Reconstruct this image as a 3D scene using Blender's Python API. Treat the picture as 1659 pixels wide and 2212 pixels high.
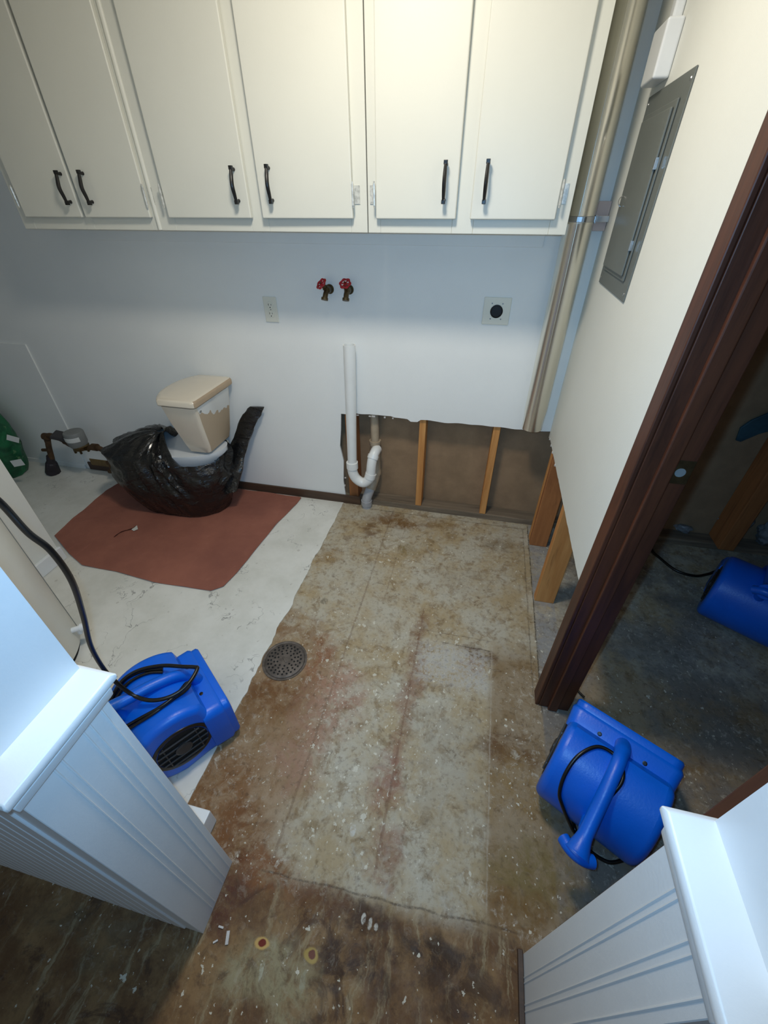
import bpy, bmesh, math, random
from mathutils import Vector, Matrix, noise, Euler
random.seed(7)
for o in list(bpy.data.objects): bpy.data.objects.remove(o)
C = bpy.context.scene.collection
S = bpy.context.scene
pi = math.pi

# ------------------------------------------------------------ camera
CAMH = 1.55; FPX = 895.35; PIT = math.radians(37.114); ROL = math.radians(.209); YAW = math.radians(-12.848)
fw = Vector((math.sin(YAW)*math.cos(PIT), math.cos(YAW)*math.cos(PIT), -math.sin(PIT)))
rt0 = Vector((math.cos(YAW), -math.sin(YAW), 0)); dn0 = fw.cross(rt0)
rt = math.cos(ROL)*rt0 + math.sin(ROL)*dn0; dn = -math.sin(ROL)*rt0 + math.cos(ROL)*dn0
cam = bpy.data.cameras.new('camera'); co = bpy.data.objects.new('camera', cam); C.objects.link(co)
co.matrix_world = Matrix(((rt.x, -dn.x, -fw.x, 0), (rt.y, -dn.y, -fw.y, 0), (rt.z, -dn.z, -fw.z, CAMH), (0, 0, 0, 1)))
cam.sensor_width = 36; cam.lens = FPX/2212*36; cam.clip_start = .02
S.camera = co

# ------------------------------------------------------------ light and exposure
S.view_settings.view_transform = 'Standard'; S.view_settings.look = 'None'; S.view_settings.exposure = 0.0
S.view_settings.gamma = 1; S.view_settings.use_curve_mapping = False
wd = bpy.data.worlds.new('world'); S.world = wd; wd.use_nodes = True
wd.node_tree.nodes['Background'].inputs[0].default_value = (.70, .86, 1, 1)
wd.node_tree.nodes['Background'].inputs[1].default_value = .19
def light(name, kind, loc, power, col, target=None, **k):
    l = bpy.data.lights.new(name, kind); l.energy = power; l.color = col
    for a, b in k.items(): setattr(l, a, b)
    o = bpy.data.objects.new(name, l); o.location = loc; C.objects.link(o)
    if target is not None: o.rotation_euler = (Vector(target)-Vector(loc)).to_track_quat('-Z', 'Y').to_euler()
    return o
light('laundry_ceiling_light', 'AREA', (-.36, 1.02, 2.40), 18, (1, .93, .80), target=(-.36, 1.02, 0), shape='DISK', size=.26)
light('phone_flash', 'SPOT', (-.035, .01, 1.57), 42, (.28, .60, 1), target=Vector((0, 0, CAMH))+fw*1.0, spot_size=math.radians(137), spot_blend=1.0, shadow_soft_size=.012)
light('added_opening_fill', 'AREA', (0, .17, 2.05), .7, (.16, .58, 1), target=(0, .17, 0), shape='DISK', size=.3)  # added blue fill to brighten jambs and rail caps; no known lamp hangs here

# ------------------------------------------------------------ pixel to point on a plane (for reading positions off the photo)
def W(px, py, X=None, Y=None, Z=None):
    d = rt*((px-829.5)/FPX) + dn*((py-1106)/FPX) + fw
    o = Vector((0, 0, CAMH))
    t = X/d.x if X is not None else (Y/d.y if Y is not None else (Z-CAMH)/d.z)
    return o + d*t

# ------------------------------------------------------------ object helpers
def empty(name, loc=(0, 0, 0), label=None, cat=None, group=None, rot=None):
    o = bpy.data.objects.new(name, None); C.objects.link(o); o.empty_display_size = .1
    M = Matrix.Translation(Vector(loc))
    if rot is not None: M = M @ rot.to_4x4()
    o.matrix_world = M
    tag(o, label, cat, group); return o
def tag(o, label=None, cat=None, group=None, kind=None):
    if label: o['label'] = label
    if cat: o['category'] = cat
    if group: o['group'] = group
    if kind: o['kind'] = kind
    return o
def obj(name, bm, mat, parent=None, smooth=False, world=True, bevel=0, seg=2, sub=0, angle=35):
    """link bm as one mesh; world=True: coordinates are world ones even below a parent"""
    bmesh.ops.recalc_face_normals(bm, faces=bm.faces)
    me = bpy.data.meshes.new(name); bm.to_mesh(me); bm.free()
    o = bpy.data.objects.new(name, me); C.objects.link(o)
    for m in (mat if isinstance(mat, (list, tuple)) else [mat]): me.materials.append(m)
    if parent is not None:
        o.parent = parent
        if world: o.matrix_parent_inverse = wm(parent).inverted()
    if smooth:
        for p in me.polygons: p.use_smooth = True
    if bevel:
        b = o.modifiers.new('bevel', 'BEVEL'); b.width = bevel; b.segments = seg; b.limit_method = 'ANGLE'; b.angle_limit = math.radians(angle)
        b.harden_normals = False
    if sub:
        s = o.modifiers.new('sub', 'SUBSURF'); s.levels = sub; s.render_levels = sub
    if smooth:
        try: me.set_sharp_from_angle(angle=math.radians(42))
        except Exception: pass
    return o
def wm(o):
    if o.parent is None: return o.matrix_basis.copy()
    return wm(o.parent) @ o.matrix_parent_inverse @ o.matrix_basis
def nb(): return bmesh.new()
def box(bm, a, b, mi=0):
    x0, y0, z0 = a; x1, y1, z1 = b
    vs = [bm.verts.new(p) for p in ((x0,y0,z0),(x1,y0,z0),(x1,y1,z0),(x0,y1,z0),(x0,y0,z1),(x1,y0,z1),(x1,y1,z1),(x0,y1,z1))]
    for f in ((0,3,2,1),(4,5,6,7),(0,1,5,4),(1,2,6,5),(2,3,7,6),(3,0,4,7)):
        bm.faces.new([vs[i] for i in f]).material_index = mi
    return bm
def B(a, b): return box(nb(), a, b)
def prism(bm, pts, off, mi=0):
    """closed polygon pts (3-D, planar) swept by vector off"""
    off = Vector(off)
    a = [bm.verts.new(Vector(p)) for p in pts]; b = [bm.verts.new(Vector(p)+off) for p in pts]
    n = len(pts)
    bm.faces.new(a).material_index = mi; bm.faces.new(b[::-1]).material_index = mi
    for i in range(n): bm.faces.new((a[i], b[i], b[(i+1) % n], a[(i+1) % n])).material_index = mi
    return bm
def smoothpath(P, n=8, closed=False):
    P = [Vector(p) for p in P]; out = []
    m = len(P)
    for i in range(m if closed else m-1):
        if closed: p0, p1, p2, p3 = P[(i-1) % m], P[i], P[(i+1) % m], P[(i+2) % m]
        else: p0, p1, p2, p3 = P[max(i-1, 0)], P[i], P[i+1], P[min(i+2, m-1)]
        for k in range(n):
            t = k/n
            out.append(.5*((2*p1)+(p2-p0)*t+(2*p0-5*p1+4*p2-p3)*t*t+(3*p1-p0-3*p2+p3)*t**3))
    if not closed: out.append(P[-1])
    return out
def tube(bm, pts, r, seg=12, cap=True, closed=False, mi=0, flat=1.0):
    """tube along pts; r number or list"""
    pts = [Vector(p) for p in pts]; n = len(pts)
    rs = r if isinstance(r, (list, tuple)) else [r]*n
    rings = []; up = None
    for i in range(n):
        a = pts[(i-1) % n] if (i > 0 or closed) else pts[i]; b = pts[(i+1) % n] if (i < n-1 or closed) else pts[i]
        t = (b-a).normalized()
        if up is None: up = t.orthogonal().normalized()
        up = (up - t*up.dot(t))
        if up.length < 1e-6: up = t.orthogonal()
        up.normalize(); sd = t.cross(up)
        rings.append([bm.verts.new(pts[i] + rs[i]*(math.cos(2*pi*k/seg)*up + flat*math.sin(2*pi*k/seg)*sd)) for k in range(seg)])
    for i in range(n if closed else n-1):
        A = rings[i]; Bq = rings[(i+1) % n]
        for k in range(seg):
            bm.faces.new((A[k], A[(k+1) % seg], Bq[(k+1) % seg], Bq[k])).material_index = mi
    if cap and not closed:
        bm.faces.new(rings[0][::-1]).material_index = mi; bm.faces.new(rings[-1]).material_index = mi
    return bm
def cyl(bm, a, b, r, seg=24, r2=None, mi=0): return tube(bm, [a, b], [r, r2 if r2 is not None else r], seg, mi=mi)
def lathe(bm, prof, origin=(0, 0, 0), axis='Z', seg=48, mi=0, M=None):
    """prof: list of (radius, height)"""
    rings = []
    o = Vector(origin)
    for r, h in prof:
        ring = []
        for k in range(seg):
            c, s = math.cos(2*pi*k/seg)*r, math.sin(2*pi*k/seg)*r
            v = {'Z': Vector((c, s, h)), 'Y': Vector((c, h, s)), 'X': Vector((h, c, s))}[axis]
            if M is not None: v = M @ v
            ring.append(bm.verts.new(o+v))
        rings.append(ring)
    for i in range(len(rings)-1):
        for k in range(seg):
            try: bm.faces.new((rings[i][k], rings[i][(k+1) % seg], rings[i+1][(k+1) % seg], rings[i+1][k])).material_index = mi
            except ValueError: pass
    for rg in (rings[0], rings[-1]):
        bm.faces.new(rg).material_index = mi
    return bm
def loft(bm, rings, cap=True, mi=0):
    R = [[bm.verts.new(Vector(p)) for p in r] for r in rings]; n = len(R[0])
    for i in range(len(R)-1):
        for k in range(n): bm.faces.new((R[i][k], R[i][(k+1) % n], R[i+1][(k+1) % n], R[i+1][k])).material_index = mi
    if cap: bm.faces.new(R[0][::-1]).material_index = mi; bm.faces.new(R[-1]).material_index = mi
    return R

# ------------------------------------------------------------ materials
def lin(c): return tuple((x/255/12.92 if x/255 <= .04045 else ((x/255+.055)/1.055)**2.4) for x in c)
class NT:
    def __init__(s, name):
        s.m = bpy.data.materials.new(name); s.m.use_nodes = True; s.t = s.m.node_tree; s.p = s.t.nodes['Principled BSDF']
        s.geo = s.t.nodes.new('ShaderNodeTexCoord').outputs['Object']
    def n(s, typ, **k):
        x = s.t.nodes.new(typ)
        for a, b in k.items(): setattr(x, a, b)
        return x
    def l(s, a, b): s.t.links.new(a, b)
    def put(s, sock, v):
        if hasattr(v, 'default_value') or hasattr(v, 'is_linked'): s.l(v, sock)
        else:
            if sock.type == 'RGBA' and len(v) == 3: v = (*v, 1)
            sock.default_value = v
    def noise(s, scale, detail=4, rough=.55, vec=None, dist=0, out='Fac'):
        x = s.n('ShaderNodeTexNoise'); x.inputs['Scale'].default_value = scale; x.inputs['Detail'].default_value = detail
        x.inputs['Roughness'].default_value = rough; x.inputs['Distortion'].default_value = dist
        s.l(vec if vec is not None else s.geo, x.inputs['Vector']); return x.outputs[out]
    def vor(s, scale, vec=None, feature='F1', out='Distance', rnd=1):
        x = s.n('ShaderNodeTexVoronoi', feature=feature); x.inputs['Scale'].default_value = scale; x.inputs['Randomness'].default_value = rnd
        s.l(vec if vec is not None else s.geo, x.inputs['Vector']); return x.outputs[out]
    def math(s, op, a, b=0, c=0, clamp=False):
        x = s.n('ShaderNodeMath', operation=op, use_clamp=clamp); s.put(x.inputs[0], a); s.put(x.inputs[1], b); s.put(x.inputs[2], c); return x.outputs[0]
    def vmath(s, op, a, b=(0, 0, 0)):
        x = s.n('ShaderNodeVectorMath', operation=op); s.put(x.inputs[0], a); s.put(x.inputs[1], b)
        return x.outputs['Value'] if op in ('LENGTH', 'DISTANCE', 'DOT_PRODUCT') else x.outputs[0]
    def rng(s, v, a, b, c=0, d=1, smooth=True):
        x = s.n('ShaderNodeMapRange', interpolation_type='SMOOTHSTEP' if smooth else 'LINEAR')
        s.put(x.inputs['Value'], v); x.inputs['From Min'].default_value = a; x.inputs['From Max'].default_value = b
        x.inputs['To Min'].default_value = c; x.inputs['To Max'].default_value = d; return x.outputs['Result']
    def mix(s, f, a, b, mode='MIX'):
        x = s.n('ShaderNodeMix', data_type='RGBA', blend_type=mode); s.put(x.inputs['Factor'], f); s.put(x.inputs['A'], a); s.put(x.inputs['B'], b)
        return x.outputs['Result']
    def scale(s, v, sc): return s.vmath('MULTIPLY', v, sc)
    def bump(s, h, strength=.2, dist=.01):
        x = s.n('ShaderNodeBump'); x.inputs['Strength'].default_value = strength; x.inputs['Distance'].default_value = dist
        s.l(h, x.inputs['Height']); s.l(x.outputs[0], s.p.inputs['Normal'])
    def col(s, c): s.put(s.p.inputs['Base Color'], c)
    def rough(s, r): s.put(s.p.inputs['Roughness'], r)
def mat(name, c, rough=.5, metal=0, var=.06, vs=6, bump=0, bs=60, coat=0, spec=.5, stretch=None):
    n = NT(name); base = lin(c)
    v = n.geo if stretch is None else n.scale(n.geo, stretch)
    f = n.noise(vs, 5, .6, v)
    n.col(n.mix(n.rng(f, .3, .7), tuple(x*(1-var) for x in base), tuple(min(1, x*(1+var)) for x in base)))
    n.rough(rough); n.p.inputs['Metallic'].default_value = metal
    n.p.inputs['Specular IOR Level'].default_value = spec
    if coat: n.p.inputs['Coat Weight'].default_value = coat; n.p.inputs['Coat Roughness'].default_value = .1
    if bump: n.bump(n.noise(bs, 4, .6, v), bump, .004)
    return n.m
def wood(name, a, b, rough=.6, axis=2, scale=14, coat=0):
    n = NT(name); st = [scale]*3; st[axis] = scale*.08
    v = n.scale(n.geo, tuple(st))
    g = n.noise(1.0, 6, .65, v, dist=1.2); g2 = n.noise(5, 4, .6, v)
    c = n.mix(n.rng(g, .3, .7), lin(a), lin(b)); c = n.mix(n.math('MULTIPLY', n.rng(g2, .55, .75), .45), c, tuple(x*.45 for x in lin(a)))
    n.col(c); n.rough(rough); n.bump(g2, .25, .002)
    if coat: n.p.inputs['Coat Weight'].default_value = coat; n.p.inputs['Coat Roughness'].default_value = .25
    return n.m
M = {}
M['wall'] = mat('white_wall_paint', (242, 242, 238), .62, var=.015, vs=2.5, bump=.12, bs=260)
M['wall_r'] = mat('cream_wall_paint', (230, 230, 222), .62, var=.015, vs=2.5, bump=.1, bs=260)
M['trim'] = mat('glossy_white_trim', (230, 232, 233), .38, var=.02, vs=5, bump=.08, bs=120)
M['cab'] = mat('cabinet_paint', (218, 217, 206), .42, var=.012, vs=4, bump=.05, bs=180)
M['ceil'] = mat('ceiling_paint', (225, 225, 220), .8, var=.02)
M['gyp'] = mat('broken_gypsum_edge', (205, 200, 195), .95, var=.1, vs=40, bump=.5, bs=90)
M['sheath'] = mat('brown_fibre_sheathing', (150, 124, 96), .95, var=.14, vs=7, bump=.3, bs=220)
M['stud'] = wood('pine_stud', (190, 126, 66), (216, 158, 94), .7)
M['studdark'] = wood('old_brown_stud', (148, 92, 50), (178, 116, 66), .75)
M['stain'] = wood('dark_stained_wood', (62, 32, 20), (92, 50, 30), .5)
M['basebrown'] = wood('brown_baseboard', (62, 46, 36), (88, 66, 50), .5, axis=0)
M['plate'] = wood('weathered_sill_plate', (96, 84, 70), (140, 124, 104), .9, axis=0)
M['pvc'] = mat('white_pvc', (240, 240, 236), .32, var=.03, vs=9)
M['pvcold'] = mat('beige_dirty_pvc', (176, 158, 134), .5, var=.12, vs=14)
M['pvcgrey'] = mat('grey_dusty_pvc', (176, 176, 178), .55, var=.14, vs=18)
M['steel'] = mat('galvanized_duct', (236, 233, 222), .27, metal=1, var=.08, vs=5, stretch=(6, 6, .3))
M['panelgrey'] = mat('grey_enamel', (104, 108, 104), .42, var=.05, vs=5, bump=.05, bs=150)
M['black'] = mat('black_metal', (16, 15, 16), .36, var=.1)
M['rubber'] = mat('black_cable_rubber', (14, 14, 14), .33, var=.1)
M['darkhole'] = mat('dark_recess', (8, 8, 9), .8)
M['blue'] = mat('blue_rotomoulded_plastic', (0, 98, 214), .36, var=.06, vs=8, bump=.12, bs=160)
M['brass'] = mat('aged_brass', (100, 84, 58), .42, metal=.85, var=.25, vs=30)
M['rust'] = mat('rusty_pipe', (84, 62, 40), .7, metal=.3, var=.35, vs=24, bump=.3, bs=90)
M['red'] = mat('red_handwheel', (178, 22, 34), .4, var=.2, vs=60)
M['cover'] = mat('ivory_plate', (232, 229, 214), .4, var=.02)
M['porc'] = mat('bone_porcelain', (226, 214, 194), .14, var=.02, vs=5, coat=.4)
M['porcw'] = mat('white_porcelain_base', (214, 218, 222), .16, var=.02, coat=.4)
M['heater'] = mat('offwhite_tank_enamel', (212, 210, 200), .4, var=.03)
M['castiron'] = mat('worn_cast_iron', (98, 90, 84), .55, metal=.5, var=.28, vs=40, bump=.4, bs=160)
M['silver'] = mat('zinc_steel', (190, 192, 194), .25, metal=1, var=.05)
M['grey'] = mat('grey_plastic', (126, 128, 126), .55, var=.1)
M['tanplate'] = mat('tan_rusted_plate', (104, 84, 48), .7, var=.2, vs=30)
M['hinge'] = mat('painted_over_hinge', (206, 206, 200), .3, metal=.35, var=.25, vs=90)
M['label'] = mat('white_label', (216, 218, 214), .5, var=.03)
M['foil'] = mat('blue_green_insulation_scrap', (44, 76, 88), .5, var=.3, vs=14)
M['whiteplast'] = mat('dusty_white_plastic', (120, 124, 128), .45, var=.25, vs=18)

def back_of_tank():
    n = NT('tank_back_glaze_and_bisque'); g = n.geo
    sx = n.n('ShaderNodeSeparateXYZ'); n.l(g, sx.inputs[0])
    h = n.math('ADD', sx.outputs['Z'], n.math('MULTIPLY', n.noise(9, 3, .6), .24))
    h2 = n.math('ADD', h, n.math('MULTIPLY', sx.outputs['Y'], .22))
    f = n.rng(h2, 1.168, 1.174)
    n.col(n.mix(f, lin((186, 166, 140)), lin((222, 222, 218)))); n.rough(n.rng(f, 0, 1, .75, .2)); return n.m
M['tankback'] = back_of_tank()
def paper():
    n = NT('rosin_paper'); a = n.noise(3, 5, .6); b = n.noise(24, 5, .7)
    c = n.mix(n.rng(a, .3, .7), lin((134, 82, 68)), lin((156, 98, 80))); c = n.mix(n.math('MULTIPLY', n.rng(b, .62, .8), .25), c, lin((186, 138, 120)))
    n.col(c); n.rough(.82); n.bump(n.math('ADD', n.noise(7, 3, .5, dist=.8), n.math('MULTIPLY', b, .25)), .35, .02); return n.m
M['paper'] = paper()
def bagmat():
    n = NT('black_bin_liner'); n.col(lin((20, 20, 21))); n.rough(n.rng(n.noise(9), .3, .7, .2, .34))
    n.p.inputs['Coat Weight'].default_value = .3; n.p.inputs['Coat Roughness'].default_value = .08
    v = n.scale(n.geo, (5, 5, 11))
    n.bump(n.math('ADD', n.noise(1.2, 4, .6, v, dist=1.4), n.math('MULTIPLY', n.noise(5, 3, .6, v, dist=.8), .3)), .6, .03); return n.m
M['bag'] = bagmat()
def greenbag():
    n = NT('green_printed_plastic'); a = n.noise(7, 4, .6, dist=1)
    c = n.mix(n.rng(a, .35, .65), lin((10, 74, 46)), lin((30, 112, 70))); c = n.mix(n.rng(n.noise(13, 3), .62, .68), c, lin((96, 140, 96)))
    n.col(c); n.rough(.4); n.bump(n.noise(16, 4, .6, dist=1), .5, .01); return n.m
M['greenbag'] = greenbag()
def vinyl():
    n = NT('marbled_vinyl'); g = n.geo
    v = n.vmath('ADD', g, n.scale(n.vmath('SUBTRACT', n.noise(2.5, 5, .6, out='Color'), (.5, .5, .5)), (.5, .5, .5)))
    w1 = n.rng(n.math('ABSOLUTE', n.math('SUBTRACT', n.noise(3.6, 3, .5, v, dist=.6), .5)), 0, .007, 1, 0)
    w1 = n.math('MULTIPLY', w1, n.rng(n.noise(6, 3, .5), .47, .60))
    cl = n.noise(5, 5, .65)
    c = n.mix(n.rng(cl, .3, .75), lin((226, 224, 216)), lin((208, 206, 196)))
    c = n.mix(n.math('MULTIPLY', w1, .8), c, lin((138, 136, 132)))
    sp = n.math('MULTIPLY', n.rng(n.noise(34, 2, .5), .70, .74), .35); c = n.mix(sp, c, lin((150, 140, 128)))
    n.col(c); n.rough(.34); n.bump(n.noise(30, 3), .05, .003); return n.m
M['vinyl'] = vinyl()

def concrete():
    n = NT('stained_subfloor'); g = n.geo
    nz = n.vmath('SUBTRACT', n.noise(6, 6, .62, out='Color'), (.5, .5, .5))
    d = n.vmath('ADD', g, n.scale(nz, (.22, .22, 0)))          # ragged coordinate
    d2 = n.vmath('ADD', g, n.scale(nz, (.035, .035, 0)))         # nearly straight
    sep = n.n('ShaderNodeSeparateXYZ'); n.l(d2, sep.inputs[0]); X, Y = sep.outputs[0], sep.outputs[1]
    raw = n.n('ShaderNodeSeparateXYZ'); n.l(g, raw.inputs[0]); RX, RY = raw.outputs[0], raw.outputs[1]
    def blob(px, py, rx, ry, src=d, soft=.55, z=True):
        p = W(px, py, Z=0) if z else (px, py)
        q = n.vmath('MULTIPLY', n.vmath('SUBTRACT', src, (p[0], p[1], 0)), (1/rx, 1/ry, 0))
        return n.rng(n.vmath('LENGTH', q), 1-soft, 1+soft*.4, 1, 0)
    def boxm(x0, x1, y0, y1, s=.02, xx=None, yy=None):
        xx = xx or X; yy = yy or Y
        a = n.math('MULTIPLY', n.rng(xx, x0-s, x0+s), n.rng(xx, x1-s, x1+s, 1, 0))
        b = n.math('MULTIPLY', n.rng(yy, y0-s, y0+s), n.rng(yy, y1-s, y1+s, 1, 0)); return n.math('MULTIPLY', a, b)
    m1 = n.noise(4.5, 7, .68); m2 = n.noise(17, 6, .7, dist=.5); m3 = n.noise(60, 4, .65); m4 = n.noise(38, 7, .78, dist=.8)
    tan, grey, brown, ochre, pink, dark, pale = lin((168, 148, 114)), lin((182, 174, 156)), lin((122, 86, 50)), lin((138, 108, 60)), lin((156, 120, 100)), lin((62, 44, 30)), lin((176, 170, 158))
    c = n.mix(n.rng(m1, .36, .62), tan, grey)
    c = n.mix(n.math('MULTIPLY', n.rng(m2, .50, .64), .6), c, lin((124, 100, 68)))
    c = n.mix(n.math('MULTIPLY', n.rng(n.noise(11, 6, .7, dist=1), .55, .7), .6), c, pale)
    # browner belts: left of the first seam near the camera, right of the right seam
    side = n.math('MULTIPLY', n.rng(X, .19, .23), n.rng(Y, 1.05, 1.25, 1, 0)); c = n.mix(n.math('MULTIPLY', side, .65), c, n.mix(n.rng(m1, .4, .6), lin((116, 88, 54)), lin((134, 106, 70))))
    lft = n.math('MULTIPLY', n.rng(X, -.47, -.33, 1, 0), n.rng(Y, .85, 1.1, 1, 0)); c = n.mix(n.math('MULTIPLY', lft, .7), c, n.mix(n.rng(m1, .4, .6), lin((122, 86, 48)), lin((146, 112, 74))))
    near = n.rng(n.math('SUBTRACT', Y, n.math('MULTIPLY', X, .05)), .22, .28, 1, 0)
    st = n.noise(1, 6, .7, n.scale(n.vmath('ADD', g, n.scale(nz, (.1, .1, 0))), (26, 3.2, 1)))
    nc = n.mix(n.rng(n.noise(5, 6, .7), .4, .62), lin((100, 70, 42)), lin((136, 106, 70)))
    nc = n.mix(n.math('MULTIPLY', n.rng(st, .52, .66), .75), nc, lin((160, 144, 112)))
    nc = n.mix(n.math('MULTIPLY', n.rng(n.noise(7, 5, .7, dist=1), .53, .64), .8), nc, lin((70, 47, 32)))
    c = n.mix(near, c, nc)
    B_ = [ # px, py, rx, ry, colour, strength
        (860, 1125, .17, .05, lin((112, 76, 30)), .8), (800, 1145, .06, .06, lin((96, 62, 26)), .7), (950, 1130, .09, .05, lin((116, 84, 34)), .6),
        (710, 1195, .05, .06, ochre, .7), (880, 1190, .07, .05, lin((126, 104, 50)), .6), (1080, 1180, .10, .07, lin((112, 92, 66)), .5),
        (600, 1330, .10, .10, brown, .6), (640, 1370, .12, .09, brown, .6), (690, 1430, .06, .12, lin((134, 84, 56)), .7), (600, 1500, .14, .06, lin((108, 70, 36)), .85),
        (560, 1540, .09, .07, brown, .6), (700, 1540, .12, .10, pink, .75), (640, 1630, .10, .10, pink, .7), (740, 1480, .09, .08, lin((164, 124, 104)), .65),
        (905, 1400, .04, .20, lin((124, 88, 62)), .65), (870, 1560, .035, .22, lin((136, 98, 76)), .6), (835, 1680, .05, .09, lin((134, 84, 68)), .6), (830, 1850, .05, .07, lin((132, 88, 70)), .55),
        (1030, 1415, .06, .03, lin((84, 56, 30)), .85), (1015, 1450, .04, .05, lin((124, 84, 52)), .7), (1100, 1610, .10, .06, lin((96, 62, 28)), .8), (1120, 1700, .12, .10, ochre, .6),
        (480, 1700, .11, .11, lin((122, 82, 44)), .8), (520, 1800, .10, .10, lin((112, 70, 34)), .85), (490, 1900, .07, .08, lin((84, 48, 34)), .85), (580, 1900, .09, .05, lin((122, 74, 36)), .8),
        (1180, 1900, .15, .09, lin((116, 98, 50)), .7), (1120, 1960, .10, .05, lin((118, 84, 44)), .7), (760, 1985, .12, .04, lin((62, 40, 26)), .85), (690, 1955, .07, .03, lin((104, 64, 34)), .7),
        (940, 2070, .10, .04, lin((50, 34, 24)), .85), (760, 2090, .10, .03, lin((54, 34, 24)), .85), (1000, 2150, .12, .03, lin((66, 44, 28)), .8), (590, 2110, .13, .07, lin((150, 138, 106)), .95),
        (180, 2000, .15, .04, lin((96, 84, 62)), .5), (300, 1960, .10, .04, lin((104, 92, 72)), .5), (780, 1250, .14, .10, grey, .5), (800, 1330, .14, .12, grey, .55), (970, 1700, .12, .13, lin((158, 146, 126)), .5),
        (960, 1590, .12, .10, lin((156, 148, 132)), .5), (1000, 1260, .15, .1, lin((160, 150, 132)), .5)]
    brk = n.rng(n.noise(15, 6, .75, dist=.6), .40, .58, .25, 1)
    for px, py, rx, ry, cc, s in B_:
        c = n.mix(n.math('MULTIPLY', n.math('MULTIPLY', blob(px, py, rx*1.2, ry*1.2), brk), s*1.05), c, cc)
    # pale scraped rectangle
    rect = n.math('MULTIPLY', boxm(-.09, .20, .93, 1.12, .03), n.rng(m3, .36, .6)); c = n.mix(n.math('MULTIPLY', rect, .7), c, lin((190, 186, 180)))
    # dark room floor: grey paint
    room = n.rng(RX, .40, .41); rp = n.math('MULTIPLY', room, n.rng(n.noise(3.5, 6, .7), .38, .6))
    c = n.mix(n.math('MULTIPLY', rp, .75), c, lin((112, 110, 108)))
    c = n.mix(n.math('MULTIPLY', n.math('MULTIPLY', boxm(.405, .50, .95, 2.06, .003, RX, RY), n.rng(m2, .35, .62)), .85), c, lin((150, 148, 146)))
    # left vestibule side darker old adhesive
    # seams
    for xs, y0, y1, w, cc, s in ((-.402, .26, 2.02, .006, lin((104, 78, 58)), .55), (-.102, .30, 1.30, .006, lin((110, 76, 58)), .6), (.214, .30, 1.16, .0035, lin((180, 168, 150)), .55), (.375, .95, 2.0, .004, lin((90, 76, 60)), .6), (.403, .9, 2.05, .004, lin((40, 34, 30)), .9), (-.30, 1.3, 2.0, .004, lin((112, 90, 70)), .4)):
        a = n.rng(n.math('ABSOLUTE', n.math('SUBTRACT', n.math('ADD', RX, n.math('MULTIPLY', n.math('SUBTRACT', m2, .5), .012)), xs)), w*.4, w, 1, 0)
        c = n.mix(n.math('MULTIPLY', n.math('MULTIPLY', n.math('MULTIPLY', a, n.rng(m4, .38, .6, .25, 1)), boxm(-9, 9, y0, y1, .02)), s), c, cc)
    for ys, x0, x1, w, cc, s in ((1.18, -.10, .21, .004, lin((84, 66, 50)), .5), (1.83, -.7, -.2, .004, lin((186, 176, 158)), .45), (1.60, -.7, .38, .004, lin((110, 92, 72)), .4), (1.13, .0, .21, .004, lin((60, 44, 32)), .7), (.785, .22, .36, .004, lin((84, 66, 44)), .6), (2.01, -.6, .39, .006, lin((96, 84, 66)), .7)):
        a = n.rng(n.math('ABSOLUTE', n.math('SUBTRACT', n.math('ADD', RY, n.math('MULTIPLY', n.math('SUBTRACT', m2, .5), .02)), ys)), w*.4, w, 1, 0)
        c = n.mix(n.math('MULTIPLY', n.math('MULTIPLY', n.math('MULTIPLY', a, n.rng(m4, .38, .6, .2, 1)), boxm(x0, x1, -9, 9, .01)), s), c, cc)
    e = n.rng(n.math('ABSOLUTE', n.math('SUBTRACT', n.math('SUBTRACT', Y, n.math('MULTIPLY', X, .05)), .262)), .0005, .0045, 1, 0)
    c = n.mix(n.math('MULTIPLY', n.math('MULTIPLY', n.math('MULTIPLY', e, n.rng(m4, .38, .6, .15, 1)), boxm(-.42, .3, 0, 1)), .75), c, lin((58, 42, 30)))
    # fine grain
    c = n.mix(n.math('MULTIPLY', n.rng(m3, .5, .7), .35), c, lin((74, 58, 42)))
    # whitish scuffed film and dark grime in patches
    msk = n.rng(n.noise(3.3, 6, .7, d), .42, .6)
    c = n.mix(n.math('MULTIPLY', n.math('MULTIPLY', n.rng(m4, .53, .63), msk), n.math('SUBTRACT', .62, n.math('MULTIPLY', near, .45))), c, lin((196, 188, 172)))
    c = n.mix(n.math('MULTIPLY', n.math('MULTIPLY', n.rng(n.noise(30, 7, .78, dist=.6), .54, .64), n.rng(n.noise(4.1, 6, .7), .45, .6)), .55), c, lin((88, 62, 38)))
    # scratches
    for ang, sc in ((.5, 38), (-.9, 44), (1.8, 34)):
        mp = n.n('ShaderNodeMapping'); n.l(g, mp.inputs[0]); mp.inputs['Rotation'].default_value = (0, 0, ang); mp.inputs['Scale'].default_value = (sc*3.2, sc*.35, 1)
        s_ = n.rng(n.noise(1, 3, .6, mp.outputs[0], dist=.4), .72, .77); c = n.mix(n.math('MULTIPLY', n.math('MULTIPLY', s_, n.rng(m1, .4, .6)), .4), c, lin((206, 198, 182)))
    # paint flakes
    dens = n.math('MAXIMUM', n.math('MAXIMUM', blob(760, 1640, .25, .22), blob(760, 1800, .22, .12)), n.math('MAXIMUM', blob(860, 1470, .35, .25), blob(820, 1200, .3, .15)))
    dens = n.math('ADD', n.math('MULTIPLY', dens, .15), n.math('MULTIPLY', n.rng(n.noise(5.5, 4, .65), .35, .65), .12))
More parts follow.
